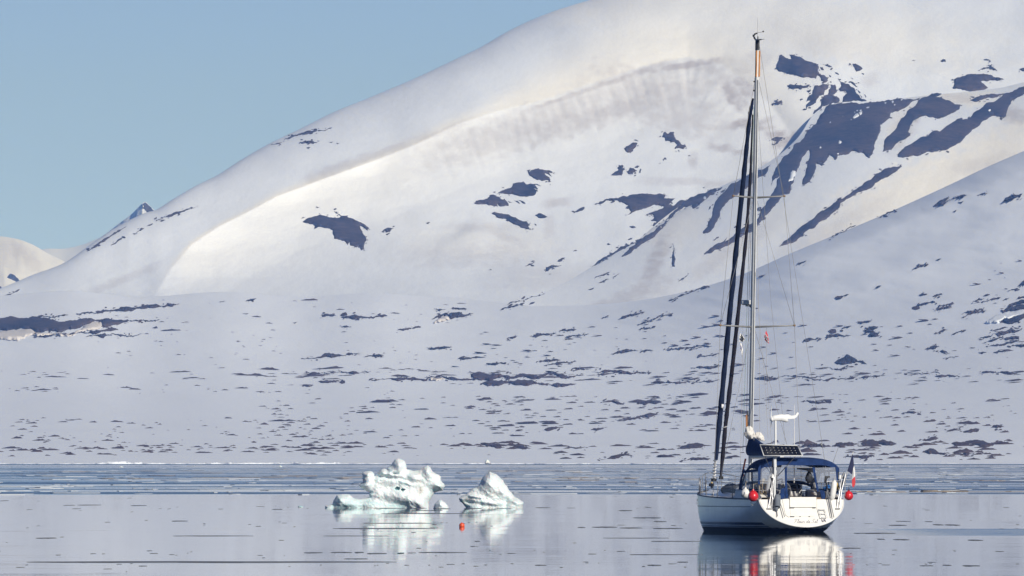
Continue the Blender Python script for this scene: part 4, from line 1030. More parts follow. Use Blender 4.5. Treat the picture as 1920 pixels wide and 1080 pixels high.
# ---------------------------------------------------------------- the yacht
TH = math.radians(15.6); CT, ST = math.cos(TH), math.sin(TH)
BX, BY = 11.09, 491.0
def L(px, py, s):
    """photo pixel -> point in the yacht's own axes (x starboard, y forward, z up) at s metres forward of the transom"""
    x = 0.0
    for _ in range(4):
        Y = BY + x * ST + s * CT
        x = ((px - CX) * Y / F - BX + s * ST) / CT
    Y = BY + x * ST + s * CT
    return Vector((x, s, EYE + (HY - py) * Y / F))
def LX(px, py, x):
    """same, for a known sideways offset x"""
    s = 0.0
    for _ in range(6):
        Y = BY + x * ST + s * CT
        s = (BX + x * CT - (px - CX) * Y / F) / ST
    Y = BY + x * ST + s * CT
    return Vector((x, s, EYE + (HY - py) * Y / F))
def to_world(v):
    return Vector((BX + v[0] * CT - v[1] * ST, BY + v[0] * ST + v[1] * CT, v[2]))

def empty(name, loc=(0, 0, 0), rz=0.0):
    o = bpy.data.objects.new(name, None); COL.objects.link(o); o.location = loc; o.rotation_euler = (0, 0, rz)
    return o
boat = empty('sailing_yacht', (BX, BY, 0), TH)
tag(boat, 'white single-masted sailing yacht with navy canopy lying at anchor in calm icy water', 'sailing yacht')

GEL = simple('white_gelcoat', (0.80, 0.795, 0.78), 0.3, var=0.12, scale=1.2, coat=0.3)
CREAM = simple('cream_gelcoat', (0.80, 0.775, 0.72), 0.4, var=0.06, scale=3)
BLACKP = simple('black_antifouling', (0.012, 0.014, 0.018), 0.6, var=0.5, scale=3)
NAVYP = simple('navy_stripe', (0.015, 0.032, 0.075), 0.35, var=0.15)
GREYL = simple('grey_line', (0.16, 0.17, 0.19), 0.5)
RAILG = simple('grey_rubbing_rail', (0.10, 0.105, 0.115), 0.5)
NAVY = simple('navy_canvas', (0.012, 0.035, 0.125), 0.85, var=0.35, scale=5, spec=0.2)
DNAVY = simple('dark_navy_canvas', (0.010, 0.018, 0.050), 0.85, var=0.4, scale=4, spec=0.2)
DSAIL = simple('dark_sail_cloth', (0.022, 0.020, 0.030), 0.85, var=0.4, scale=4, spec=0.2)
ALU = simple('mast_aluminium', (0.70, 0.71, 0.71), 0.5, metal=0.0, var=0.08)
STEEL = simple('stainless_steel', (0.34, 0.34, 0.35), 0.4, metal=0.5, var=0.35, scale=14)
WIRE = simple('rigging_wire', (0.30, 0.30, 0.31), 0.5, metal=0.3, var=0.1)
WHITE = simple('white_plastic', (0.78, 0.78, 0.77), 0.4, var=0.05)
SAILW = simple('white_sailcloth', (0.74, 0.71, 0.66), 0.8, var=0.12, scale=7)
BLACK = simple('black_plastic', (0.018, 0.018, 0.020), 0.5, var=0.3)
GREYC = simple('grey_cover_cloth', (0.14, 0.16, 0.19), 0.8, var=0.25, scale=5)
DKGREY = simple('dark_grey_cloth', (0.055, 0.058, 0.066), 0.8, var=0.3)
REDB = simple('red_vinyl', (0.62, 0.020, 0.025), 0.3, var=0.1, coat=0.3)
WVIN = simple('white_vinyl', (0.78, 0.77, 0.74), 0.35, var=0.06)
YELV = simple('pale_yellow_foam', (0.72, 0.58, 0.34), 0.7, var=0.1)
MUST = simple('mustard_plastic', (0.50, 0.33, 0.07), 0.6)
BLUEC = simple('bright_blue_cloth', (0.03, 0.17, 0.55), 0.7)
TEAK = simple('teak', (0.26, 0.165, 0.095), 0.65, var=0.3, scale=12)
ORNG = simple('orange_mast_band', (0.66, 0.27, 0.07), 0.5, var=0.2)
ROPE = simple('rope', (0.42, 0.38, 0.32), 0.9, var=0.3, scale=30)
ROPEG = simple('green_rope', (0.20, 0.32, 0.25), 0.9)
ROPER = simple('red_rope', (0.50, 0.13, 0.08), 0.9)
CELL = simple('solar_cell', (0.008, 0.009, 0.016), 0.25, var=0.4, coat=0.3)
FRED = simple('flag_red', (0.58, 0.045, 0.05), 0.8); FWHITE = simple('flag_white', (0.78, 0.77, 0.76), 0.8); FBLUE = simple('flag_blue', (0.014, 0.019, 0.065), 0.8)
FBLACK = simple('flag_black', (0.015, 0.015, 0.02), 0.8)
LETTER = simple('lettering_grey', (0.33, 0.33, 0.35), 0.5); LETNAVY = simple('lettering_navy', (0.02, 0.03, 0.10), 0.5)
vm, vnt, vb = new_mat('clear_vinyl')
vb.inputs['Base Color'].default_value = (0.42, 0.46, 0.55, 1); vb.inputs['Roughness'].default_value = 0.25; vb.inputs['Alpha'].default_value = 0.28
VINYL = vm

class MB:
    def __init__(self): self.v = []; self.f = []
    def add(self, V, Fc):
        b = len(self.v); self.v += [Vector(p) for p in V]; self.f += [tuple(b + i for i in f) for f in Fc]; return self
    def box(self, c, d, M=None):
        V = [Vector((sx * d[0] / 2, sy * d[1] / 2, sz * d[2] / 2)) for sz in (-1, 1) for sy in (-1, 1) for sx in (-1, 1)]
        if M is not None: V = [M @ p for p in V]
        V = [p + Vector(c) for p in V]
        return self.add(V, [(0, 2, 3, 1), (4, 5, 7, 6), (0, 1, 5, 4), (1, 3, 7, 5), (3, 2, 6, 7), (2, 0, 4, 6)])
    def tube(self, path, r, seg=8, cap=True):
        P = [Vector(p) for p in path]; n = len(P); rr = r if isinstance(r, (list, tuple)) else [r] * n
        V = []; up = None
        for i in range(n):
            t = (P[min(i + 1, n - 1)] - P[max(i - 1, 0)]).normalized()
            if up is None: up = Vector((0, 0, 1)) if abs(t.z) < 0.9 else Vector((1, 0, 0))
            a = t.cross(up).normalized(); b = a.cross(t).normalized(); up = b
            for k in range(seg):
                q = 2 * math.pi * k / seg
                V.append(P[i] + a * (math.cos(q) * rr[i]) + b * (math.sin(q) * rr[i]))
        Fc = [(i * seg + k, i * seg + (k + 1) % seg, (i + 1) * seg + (k + 1) % seg, (i + 1) * seg + k) for i in range(n - 1) for k in range(seg)]
        if cap: Fc += [tuple(reversed(range(seg))), tuple(range((n - 1) * seg, n * seg))]
        return self.add(V, Fc)
    def loft(self, rows, closed=False, thick=0.0):
        n = len(rows[0]); V = [Vector(p) for r in rows for p in r]
        Fc = []
        for i in range(len(rows) - 1):
            for k in range(n if closed else n - 1):
                Fc.append((i * n + k, i * n + (k + 1) % n, (i + 1) * n + (k + 1) % n, (i + 1) * n + k))
        return self.add(V, Fc)
    def poly(self, P, t, d=None):
        """flat outline P given thickness t along its normal"""
        P = [Vector(p) for p in P]; n = len(P)
        if d is None:
            nn = Vector((0, 0, 0))
            for i in range(n): nn += P[i].cross(P[(i + 1) % n])
            d = nn.normalized()
        V = P + [p + d * t for p in P]
        return self.add(V, [tuple(reversed(range(n))), tuple(range(n, 2 * n))] + [(i, (i + 1) % n, n + (i + 1) % n, n + i) for i in range(n)])
    def build(self, name, mat, parent=None, smooth=True, solid=0.0, auto=40):
        bm = bmesh.new()
        vs = [bm.verts.new(v) for v in self.v]
        for f in self.f:
            try: bm.faces.new([vs[i] for i in f])
            except ValueError: pass
        bmesh.ops.remove_doubles(bm, verts=bm.verts, dist=1e-5)
        bmesh.ops.recalc_face_normals(bm, faces=bm.faces)
        if solid:
            bm.normal_update(); ov = list(bm.verts); of = list(bm.faces)
            be = [(e.verts[0], e.verts[1]) for e in bm.edges if len(e.link_faces) == 1]
            nv = {v: bm.verts.new(v.co - v.normal * solid) for v in ov}
            for f in of: bm.faces.new([nv[v] for v in reversed(f.verts)])
            for a_, b_ in be: bm.faces.new([a_, b_, nv[b_], nv[a_]])
            bmesh.ops.recalc_face_normals(bm, faces=bm.faces)
        for e in bm.edges:
            if len(e.link_faces) == 2 and e.calc_face_angle(0) > math.radians(auto): e.smooth = False
        me = bpy.data.meshes.new(name); bm.to_mesh(me); bm.free()
        me.materials.append(mat)
        if smooth: me.polygons.foreach_set('use_smooth', [True] * len(me.polygons))
        o = bpy.data.objects.new(name, me); COL.objects.link(o)
        if parent: o.parent = parent
        return o
def part(name, mat, fn, parent=None, **kw):
    m = MB(); fn(m); return m.build(name, mat, boat if parent is None else parent, **kw)

# ---- hull
bS = curve1([(0, 1.69), (1, 1.80), (2.5, 1.90), (4, 1.95), (5.5, 1.95), (7, 1.88), (8.5, 1.71), (10, 1.40), (11, 1.09), (12, 0.68), (12.8, 0.31), (13.3, 0.03)])
zS = curve1([(0, 1.24), (4, 1.28), (8, 1.36), (10, 1.42), (13.3, 1.56)])
kS = curve1([(0, 0.20), (0.8, 0.06), (1.5, -0.08), (3, -0.34), (6, -0.55), (9, -0.50), (11, -0.36), (12, -0.22), (12.7, 0.02), (13.0, 0.55), (13.3, 1.3)])
pS = curve1([(0, 2.0), (1, 2.8), (2.5, 3.8), (6, 3.8), (9, 3.2), (11, 2.7), (13.3, 2.0)]); qS = curve1([(0, 1.95), (1, 2.5), (2.5, 3.4), (6, 3.4), (9, 2.9), (11, 2.4), (13.3, 1.5)])
RAKE = 0.68
KS = 0.932
bS, zS, kS, pS, qS = [(lambda f: (lambda s: f(s / KS)))(f) for f in (bS, zS, kS, pS, qS)]
def hull_pt(s, z, side, off=0.0):
    zs, k = float(zS(s)), float(kS(s)); t = min(max((zs - z) / (zs - k), 0), 1)
    x = (float(bS(s)) + off) * max(0.0, 1 - t ** float(qS(s))) ** (1 / float(pS(s)))
    w = max(0.0, 1 - s / 2.5)
    return Vector((side * x, s - RAKE * w * ((float(zS(0)) - z) / 1.04), z))
def section(s, n=26, off=0.0):
    zs, k = float(zS(s)), float(kS(s)); R = []
    for i in range(n + 1):
        a = i / n
        z = zs + (k - zs) * math.sin(a * math.pi / 2) ** 1.0 if False else zs + (k - zs) * (1 - (1 - a) ** 1.7)
        R.append(hull_pt(s, z, -1, off))
    return R + [Vector((-p.x, p.y, p.z)) for p in reversed(R[:-1])]
STA = [k * 0.932 for k in (0, 0.15, 0.4, 0.8, 1.3, 2, 3, 4, 5, 6, 7, 8, 8.8, 9.5, 10.2, 10.8, 11.4, 11.9, 12.3, 12.6, 12.85, 13.05, 13.2, 13.3)]
part('hull', GEL, lambda m: m.loft([section(s) for s in STA]))
hull = [o for o in boat.children if o.name.startswith('hull')][0]
def band(name, mat, z0, z1, s0, s1, off=0.006, side=(-1, 1), n=50, parent=None):
    for sd in side:
        rows = []
        for i in range(n + 1):
            s = s0 + (s1 - s0) * i / n
            zl = max(z0, float(kS(s)) + 0.005); zh = max(z1, zl + 0.004)
            rows.append([hull_pt(s, zl + (zh - zl) * j / 5, sd, off) for j in range(6)])
        part(name, mat, lambda m: m.loft(rows), parent=parent or hull, solid=0.004)
band('antifouling', BLACKP, -0.5, 0.17, 0.0, 11.85, off=0.012)
def _bottom(m):
    rows = []
    for s in STA[:-4]:
        k = float(kS(s)); zt = min(0.15, k + 0.3)
        rows.append([hull_pt(s, k + (zt - k) * j / 6, -1, 0.010) - Vector((0, 0, .008)) for j in range(6, -1, -1)] + [hull_pt(s, k + (zt - k) * j / 6, 1, 0.010) - Vector((0, 0, .008)) for j in range(1, 7)])
    m.loft(rows)
part('antifouling', BLACKP, _bottom, parent=hull)
band('stripe', NAVYP, 0.27, 0.365, 0.85, 10.9)
band('stripe', NAVYP, 0.195, 0.228, 0.85, 11.1)
band('cove_line', GREYL, 0.955, 0.985, 0.9, 10.5)
def rail(m):
    for sd in (-1, 1):
        m.tube([hull_pt(s, float(zS(s)), sd) + Vector((0, 0, 0.015)) for s in np.linspace(0.1, 12.35, 50)], 0.028, 6)
part('rubbing_rail', RAILG, rail)
part('hull_window', BLACK, lambda m: [m.loft([[hull_pt(s, 1.07 - 0.09 * j, -1, 0.008) for j in range(2)] for s in np.linspace(10.2, 10.5, 5)])], parent=hull, solid=0.003)
part('fairlead', STEEL, lambda m: m.box(hull_pt(9.9, 1.20, -1, 0.02), (0.02, 0.05, 0.09)))
# transom: the sloping stern face inside the hull rim
def tr(z): return -RAKE * (float(zS(0)) - z) / 1.04
def transom(m):
    R = section(0.0, 30)
    c = [Vector((p.x * 0.985, p.y - 0.004, p.z + 0.012)) for p in R]
    m.poly(c, 0.02, Vector((0, -1, 0)))
part('transom', CREAM, transom)
def rim(m): m.tube([p + Vector((0, -0.01, 0)) for p in section(0.0, 30)], 0.022, 6)
part('transom_rim', GEL, rim)
def T(px, py, out=0.03):
    z = 0.8
    for _ in range(6):
        p = L(px, py, tr(z) - out); z = p.z
    return p
def quad(m, pts, t, out=0.03): m.poly([T(x, y, out) for x, y in pts], t, Vector((0, -1, 0)))
part('upper_locker_panel', CREAM, lambda m: quad(m, [(1479.5, 932), (1529.3, 932), (1529.3, 951), (1480, 951)], 0.10, 0.0), smooth=False)
part('lower_locker_panel', CREAM, lambda m: quad(m, [(1481, 952.2), (1529, 952.2), (1528, 967.8), (1481.5, 967.8)], 0.05, 0.0), smooth=False)
for pl, o_ in (([(1480, 951.2), (1489, 951.2), (1489, 952.2), (1480, 952.2)], .08), ([(1523, 951.2), (1529, 951.2), (1529, 952.2), (1523, 952.2)], .08), ([(1481, 968), (1489, 968), (1489, 969.2), (1481, 969.2)], .03),
               ([(1499, 968), (1501, 968), (1501, 969), (1499, 969)], .03), ([(1516, 968), (1518.5, 968), (1518.5, 969), (1516, 969)], .03)):
    part('panel_gap', DKGREY, lambda m: quad(m, pl, o_), smooth=False)  # dark raised strips standing in for gaps round the locker panels
part('stern_step', CREAM, lambda m: quad(m, [(1466, 936), (1478, 935), (1479.5, 970), (1472, 966)], 0.06, 0.0), smooth=False)
part('stern_step', CREAM, lambda m: quad(m, [(1531, 936), (1545, 936), (1546, 955), (1531, 955)], 0.06, 0.0), smooth=False)
def ladder(m):
    m.tube([T(1534, 956, .1), T(1540, 970.5, .16)], 0.014, 6); m.tube([T(1546, 956, .1), T(1551.5, 970, .16)], 0.014, 6)
    for k in (0.02, 0.5, 0.97):
        m.tube([T(1534 + 6 * k, 956 + 14.5 * k, .1 + .06 * k), T(1546 + 5.5 * k, 956 + 14 * k, .1 + .06 * k)], 0.016, 6)
part('bathing_ladder', ALU, ladder)

# name on the stern, written as thin raised strokes
GL = {'F': ([[(0, .1), (.18, .02), (.36, .3), (.55, .95)], [(.05, .8), (.3, 1.02), (.75, .93), (1.05, 1.06)], [(.28, .5), (.8, .54)]], .85),
      'l': ([[(0, .05), (.2, .3), (.42, .85), (.36, 1.0), (.24, .75), (.18, .15), (.28, .0), (.42, .1)]], .40),
      'e': ([[(0, .08), (.18, .18), (.34, .38), (.26, .48), (.12, .32), (.12, .08), (.24, 0), (.42, .1)]], .40),
      'u': ([[(0, .08), (.15, .45), (.12, .1), (.22, 0), (.4, .2), (.5, .45), (.44, .1), (.54, 0), (.68, .1)]], .66),
      'r': ([[(0, .08), (.14, .45), (.22, .5), (.3, .42), (.42, .42), (.36, .1), (.45, 0), (.58, .1)]], .58),
      'd': ([[(.36, .42), (.16, .45), (.05, .15), (.18, 0), (.34, .2), (.66, 1.0), (.42, .15), (.5, 0), (.64, .1)]], .62),
      'S': ([[(0, .12), (.22, 0), (.5, .12), (.52, .36), (.34, .6), (.4, .92), (.66, 1.04), (.86, .84)]], .8), ' ': ([], .36)}
def lettering(m):
    x = 0.0; tot = sum(GL[c][1] for c in 'Fleur de Sel')
    for c in 'Fleur de Sel':
        st, adv = GL[c]
        for s_ in st:
            pts = []
            for i in range(len(s_) - 1):
                for k in range(3):
                    a = k / 3.0
                    p0 = s_[max(i - 1, 0)]; p1 = s_[i]; p2 = s_[i + 1]; p3 = s_[min(i + 2, len(s_) - 1)]
                    q = [0.5 * (2 * p1[j] + (p2[j] - p0[j]) * a + (2 * p0[j] - 5 * p1[j] + 4 * p2[j] - p3[j]) * a * a + (3 * p1[j] - p0[j] - 3 * p2[j] + p3[j]) * a ** 3) for j in (0, 1)]
                    pts.append(q)
            pts.append(s_[-1])
            m.tube([T(1488.3 + (x + u + 0.15 * v) / tot * 44.5, 980.6 - v * 7.0 - 0.2 * (x / tot), 0.035) for u, v in pts], 0.0095, 5)
        x += adv
part('boat_name', LETTER, lettering)
def va(m):
    for a, b in (((1540, 973.8), (1541.9, 979)), ((1541.9, 979), (1543.8, 973.7)), ((1544.2, 978.9), (1546.2, 973.6)), ((1546.2, 973.6), (1548.4, 978.7)), ((1545, 976.9), (1547.5, 976.8))):
        m.tube([T(*a, 0.035), T(*b, 0.035)], 0.014, 5)
part('port_letters', LETNAVY, va)

# ---- deck and coachroof
def deck(m):
    rows = []
    for s in np.linspace(0.02, 12.35, 30):
        b = max(float(bS(s)) - 0.02, 0.01); z = float(zS(s)) - 0.02
        rows.append([Vector((b * u, s, z + 0.07 * (1 - u * u))) for u in np.linspace(-1, 1, 9)])
    m.loft(rows)
part('deck', GEL, deck)
def coach(m):
    rows = []
    for s, w, h in ((3.6, 1.30, .06), (3.7, 1.30, .42), (5.4, 1.28, .46), (7.3, 1.12, .42), (8.5, .85, .32), (9.5, .55, .14), (9.9, .4, .0)):
        z = float(zS(s)) + 0.02
        rows.append([Vector((w * u, s, z + h * (1 - abs(u) ** 5) + 0.05 * (1 - u * u))) for u in np.linspace(-1, 1, 17)])
    m.loft(rows)
part('coachroof', GEL, coach)
for sd in (-1, 1):
    part('coachroof_window', BLACK, lambda m: m.poly([(sd * 1.285, 4.3, 1.46), (sd * 1.285, 6.4, 1.54), (sd * 1.27, 6.2, 1.66), (sd * 1.28, 4.5, 1.64)], 0.02 * sd, Vector((1, 0, 0))), smooth=False)
part('deck_hatch', DKGREY, lambda m: m.box((0, 8.2, 1.80), (0.6, 0.6, 0.05)), smooth=False)
for sd in (-1, 1):
    def coam(m):
        rows = [[Vector((sd * x, s, z)) for x, z in ((1.62, 1.22), (1.55, 1.22 + h), (1.28, 1.22 + h), (1.2, 1.2))] for s, h in ((0.1, .12), (0.5, .28), (2.4, .36), (3.6, .42))]
        m.loft(rows)
    part('cockpit_coaming', CREAM, coam, solid=0.01)
part('cockpit_floor', TEAK, lambda m: m.box((0, 1.75, 1.30), (2.2, 3.3, 0.04)), smooth=False)
part('companionway_bulkhead', WVIN, lambda m: m.box((0.05, 3.5, 1.62), (2.1, 0.06, 0.62)), smooth=False)
def louv(m):
    for k in range(7): m.tube([L(1501 + 2.6 * k, 921 - 0.3 * k, 3.3), L(1502 + 2.6 * k, 931, 3.3)], 0.022, 5)
part('companionway_slats', DNAVY, louv)
part('instrument_pod', BLACK, lambda m: m.box(L(1489, 913, 2.2), (0.30, 0.14, 0.22)))
part('steering_pedestal', BLACK, lambda m: m.tube([L(1489, 932, 2.3), L(1489, 915, 2.3)], 0.10, 10))
for p in ((1498, 912), (1498, 917.5)): part('dial', BLACK, lambda m: m.tube([L(*p, 3.45), L(*p, 3.42)], 0.07, 14))
def guard(m):
    m.tube([L(1480.5, 931, 1.9), L(1481, 912, 1.9), L(1484, 907.5, 1.9), L(1491, 907.5, 1.9), L(1494, 911, 1.9), L(1495, 931, 1.9)], 0.018, 6)
    m.tube([L(1481, 917, 1.7), L(1498, 917, 1.7)], 0.02, 6); m.tube([L(1498, 917, 1.7), L(1496, 931, 1.7)], 0.018, 6)
part('pedestal_guard', STEEL, guard)
part('cockpit_table', TEAK, lambda m: m.box(L(1489, 917.5, 1.8), (0.42, 0.2, 0.03)), smooth=False)
part('winch_box', WVIN, lambda m: (m.box(L(1486, 926, 1.5), (0.22, 0.2, 0.2)), m.box(L(1491, 928, 1.5), (0.12, 0.2, 0.12))))
def wheel(m):
    c = L(1464, 921, 1.1); n = 32
    m.tube([c + Vector((math.cos(2 * math.pi * k / n) * 0.40, 0, math.sin(2 * math.pi * k / n) * 0.40)) for k in range(n + 1)], 0.016, 6, cap=False)
    for k in range(5): a = 2 * math.pi * k / 5 + .3; m.tube([c, c + Vector((math.cos(a) * .4, 0, math.sin(a) * .4))], 0.010, 5)
    m.tube([c + Vector((0, .02, 0)), c + Vector((0, .25, 0))], 0.06, 10)
part('steering_wheel', STEEL, wheel)
for px in (1441, 1553):
    part('cockpit_winch', STEEL, lambda m: (m.tube([L(px, 925, 2.4), L(px, 922, 2.4)], 0.09, 12), m.tube([L(px, 922, 2.4), L(px, 917, 2.4)], [0.06, 0.075], 12)))

# ---- spray hood and bimini
def arch(s, w, zt, ze, zb, n=24, p=4.0):
    R = [Vector((-w * 1.0, s, zb))]
    for i in range(n + 1):
        u = -1 + 2 * i / n
        R.append(Vector((w * math.copysign(abs(u) ** 0.75, u), s, zt - (zt - ze) * abs(u) ** p)))
    return R + [Vector((w, s, zb))]
CAN = empty('canopy_frame'); bpy.data.objects.remove(CAN)
def roof(m):
    st = [(0.10, 1.55, 2.80, 2.46), (0.5, 1.56, 2.84, 2.50), (1.3, 1.56, 2.87, 2.54), (1.9, 1.54, 2.84, 2.51), (2.4, 1.50, 2.72, 2.36)]
    m.loft([arch(s, w, zt, ze, ze - 0.10)[0:] for s, w, zt, ze in st])
bim = part('bimini_top', NAVY, roof, solid=0.012)
def valance(m):
    top = arch(0.10, 1.55, 2.80, 2.46, 2.36)
    bot = [Vector((p.x, 0.085, max(p.z - 0.20 - 0.05 * (1 - abs(p.x / 1.55)), 2.30))) for p in top]
    m.loft([[p + Vector((0, -0.004, 0)) for p in top], bot])
part('valance', NAVY, valance, parent=bim, solid=0.008)
def hoodfront(m):
    a = arch(2.4, 1.50, 2.72, 2.36, 2.26); b = arch(2.85, 1.48, 2.30, 2.02, 1.75); c = arch(3.4, 1.42, 1.86, 1.72, 1.50)
    m.loft([a, [p.lerp(q, .35) for p, q in zip(a, b)]])
    n = len(a)
    for k0, k1 in ((0, 3), (11, 14), (n - 3, n)):
        m.loft([a[k0:k1], b[k0:k1], c[k0:k1]])
    m.loft([[p.lerp(q, .75) for p, q in zip(b, c)], c])
part('spray_hood', NAVY, hoodfront, solid=0.012)
def hoodglass(m):
    a = arch(2.4, 1.49, 2.70, 2.34, 2.26); b = arch(2.85, 1.47, 2.28, 2.0, 1.75); c = arch(3.4, 1.41, 1.84, 1.70, 1.5)
    m.loft([[p.lerp(q, .35) for p, q in zip(a, b)], b, [p.lerp(q, .75) for p, q in zip(b, c)]])
part('spray_hood_window', VINYL, hoodglass)
# side panels: navy strips with clear windows between
for sd in (-1, 1):
    X = 1.555 * sd
    def strips(m):
        for s0, s1, t0, t1 in ((0.10, 0.20, 0.10, 0.20), (1.35, 1.5, 1.35, 1.5), (2.35, 2.6, 3.1, 3.4)):
            m.loft([[(X, s0, 2.40), (X, s1, 2.42)], [(X * 1.0, (s0 + t0) / 2, 2.0), (X * 1.0, (s1 + t1) / 2, 2.0)], [(X * 0.97, t0, 1.52), (X * 0.97, t1, 1.52)]])
        m.loft([[(X, 0.1, 2.44), (X, 2.4, 2.36)], [(X, 0.1, 2.34), (X, 2.45, 2.26)]])
        m.loft([[(X * .975, 0.1, 1.66), (X * .975, 3.25, 1.66)], [(X * .965, 0.1, 1.50), (X * .965, 3.4, 1.50)]])
    part('side_curtain', NAVY, strips, solid=0.01)
    part('side_window', VINYL, lambda m: m.loft([[(X * .998, 0.2, 2.36), (X * .998, 2.4, 2.28)], [(X * .974, 0.2, 1.64), (X * .974, 3.1, 1.64)]]))
# rear curtain: window panels either side of the open entrance
S0 = 0.06
for pl in ([(1421.5, 878), (1426, 871), (1428, 880), (1425.5, 908), (1421.5, 908)], [(1471.5, 876), (1475.5, 876), (1475.5, 907), (1478.5, 939), (1472.5, 939)],
           [(1523, 876), (1527.5, 876), (1532, 905), (1536, 922), (1532, 922), (1528, 903)], [(1566.5, 874), (1571, 878), (1571.5, 903), (1569, 903)],
           [(1464, 917), (1471.4, 914), (1471.4, 939), (1462, 937)], [(1537, 918), (1546, 920), (1548, 938), (1541, 936)]):
    part('rear_curtain', NAVY, lambda m: m.poly([L(x, y, S0) for x, y in pl], 0.015, Vector((0, 1, 0))), smooth=False)
part('rear_window', VINYL, lambda m: m.poly([L(1426, 880, S0), L(1433, 876, S0), L(1471, 876, S0), L(1472, 907, S0), L(1425, 907, S0)], 0.004, Vector((0, 1, 0))), smooth=False)
part('rear_window', VINYL, lambda m: m.poly([L(1528, 877, S0), L(1566, 876, S0), L(1569, 903, S0), L(1532, 905, S0)], 0.004, Vector((0, 1, 0))), smooth=False)
def bows(m):
    for s in (0.14, 1.4, 2.35):
        m.tube([p + Vector((0, 0, -0.03)) for p in arch(s, 1.53, 2.79 if s < 1 else 2.82 if s < 2 else 2.68, 2.42 if s < 2 else 2.3, 1.5)], 0.014, 6)
    m.tube([L(1477, 876.5, S0 - .02), L(1523, 876.5, S0 - .02)], 0.013, 6)
part('canopy_bow', STEEL, bows)
part('rolled_flap', BLACK, lambda m: m.loft([[L(1494 + 30 * u, 877.5, 0.4), L(1494 + 30 * u, 879 + 7.5 * u ** 1.8, 0.45)] for u in np.linspace(0, 1, 9)]), solid=0.02)
sg = part('hanging_bag', DKGREY, lambda m: (m.loft([[L(1517 + w * math.cos(a), y, 0.8 + 0.12 * w / 5 * math.sin(a)) for a in np.linspace(0, 2 * math.pi, 12, False)] for y, w in ((881, .4), (885, 3), (890, 5.5), (896, 7.5), (901, 6.5), (905, 3.5), (906, 0.5))], closed=True)))

# ---- mast, boom and rig
MS, MR = 6.82, 0.057
def mast_c(z): return Vector((0, MS - MR * (z - 1.5), z))
def mz(py):
    z = 10.0
    for _ in range(5):
        p = mast_c(z); Y = BY + p.y * CT; z = EYE + (HY - py) * Y / F
    return z
def ovaltube(m, zs, rx, ry, seg=16, dx=0.0, dy=0.0):
    m.loft([[mast_c(z) + Vector((dx + rx * math.cos(a), dy + ry * math.sin(a), 0)) for a in np.linspace(0, 2 * math.pi, seg, False)] for z in zs], closed=True)
ZT = mz(76)
mast = part('mast', ALU, lambda m: (ovaltube(m, [1.45, 6, 12, mz(145)], 0.085, 0.125), ovaltube(m, [mz(145), ZT], 0.070, 0.10)))
part('mast_band', ORNG, lambda m: [ovaltube(m, [mz(144), mz(95)], 0.034, 0.06, 10, dx, -0.075) for dx in (-0.062, 0.062)], parent=mast)
part('masthead_sleeve', DKGREY, lambda m: ovaltube(m, [mz(94), mz(76)], 0.082, 0.112), parent=mast)
part('sail_track', GREYL, lambda m: ovaltube(m, [2.6, mz(150)], 0.02, 0.02, 6, 0, -0.135), parent=mast)
part('masthead_crane', STEEL, lambda m: (m.box(mast_c(ZT) + Vector((0, -0.1, 0.03)), (0.12, 0.5, 0.05)), m.tube([mast_c(ZT) + Vector((0, -.3, .04)), mast_c(ZT) + Vector((0, -.95, .02))], [0.02, 0.006], 6)), parent=mast)
def vane(m):
    t = L(1417, 75, MS - .8)
    m.tube([t, L(1414.5, 71, MS - .8), L(1413.2, 67.5, MS - .8), L(1415, 64, MS - .8), L(1420, 62, MS - .8)], [0.03, 0.035, 0.03, 0.035, 0.03], 6)
    m.tube([L(1420.5, 75, MS - 1), L(1421.3, 68.5, MS - 1)], 0.022, 6)
    m.tube([L(1421, 61, MS - .9), L(1430.5, 60, MS - .9)], 0.007, 5); m.box(L(1431, 59, MS - .9), (0.06, 0.02, 0.06)); m.tube([L(1412, 69, MS - .7), L(1412, 65, MS - .7)], 0.02, 6)
part('wind_instrument', BLACK, vane, parent=mast)
part('masthead_antenna', WIRE, lambda m: m.tube([mast_c(ZT), mast_c(ZT) + Vector((0, 0, 0.9))], [0.006, 0.003], 5), parent=mast)
for x, y in ((1423, 104.5), (1423.2, 127), (1413.5, 153), (1413.5, 170)): part('mast_fitting', BLACK, lambda m: m.box(mast_c(mz(y)) + Vector((.09 if x > 1418 else -.10, 0, 0)), (0.06, 0.05, 0.06)), parent=mast)
def spreader(z, half, sweep, sd):
    a = mast_c(z); return a + Vector((sd * 0.08, 0, 0)), a + Vector((sd * half, -sweep, 0.055))
Z1, Z2 = mz(613), mz(370.5)
TIP = {}
for key, z, half, sw in (('low', Z1, 1.50, 0.62), ('up', Z2, 1.03, 0.52)):
    for sd in (-1, 1):
        a, b = spreader(z, half, sw, sd); TIP[key, sd] = b
        sp = part('spreader', simple('spreader_grey', (.26, .26, .26), .5), lambda m: m.tube([a, b], [0.04, 0.026], 8), parent=mast)
        part('spreader_tip', TEAK, lambda m: m.box(b, (0.08, 0.07, 0.07)), parent=mast)
HOUND = mast_c(mz(152))
CH = {sd: Vector((sd * 1.80, 5.8, 1.33)) for sd in (-1, 1)}
for sd in (-1, 1):
    part('cap_shroud', WIRE, lambda m: (m.tube([HOUND + Vector((sd * .08, 0, 0)), TIP['up', sd]], 0.008, 5), m.tube([TIP['up', sd], TIP['low', sd]], 0.008, 5), m.tube([TIP['low', sd], CH[sd]], 0.010, 5)))
    part('diagonal_shroud', WIRE, lambda m: m.tube([mast_c(Z2) + Vector((sd * .08, 0, -.1)), TIP['low', sd]], 0.008, 5))
    part('lower_shroud', WIRE, lambda m: m.tube([mast_c(Z1) + Vector((sd * .08, 0, -.1)), CH[sd] + Vector((-.08 * sd, -.2, 0))], 0.009, 5))
    part('turnbuckle', STEEL, lambda m: m.tube([CH[sd], CH[sd].lerp(TIP['low', sd], .035)], 0.02, 6))
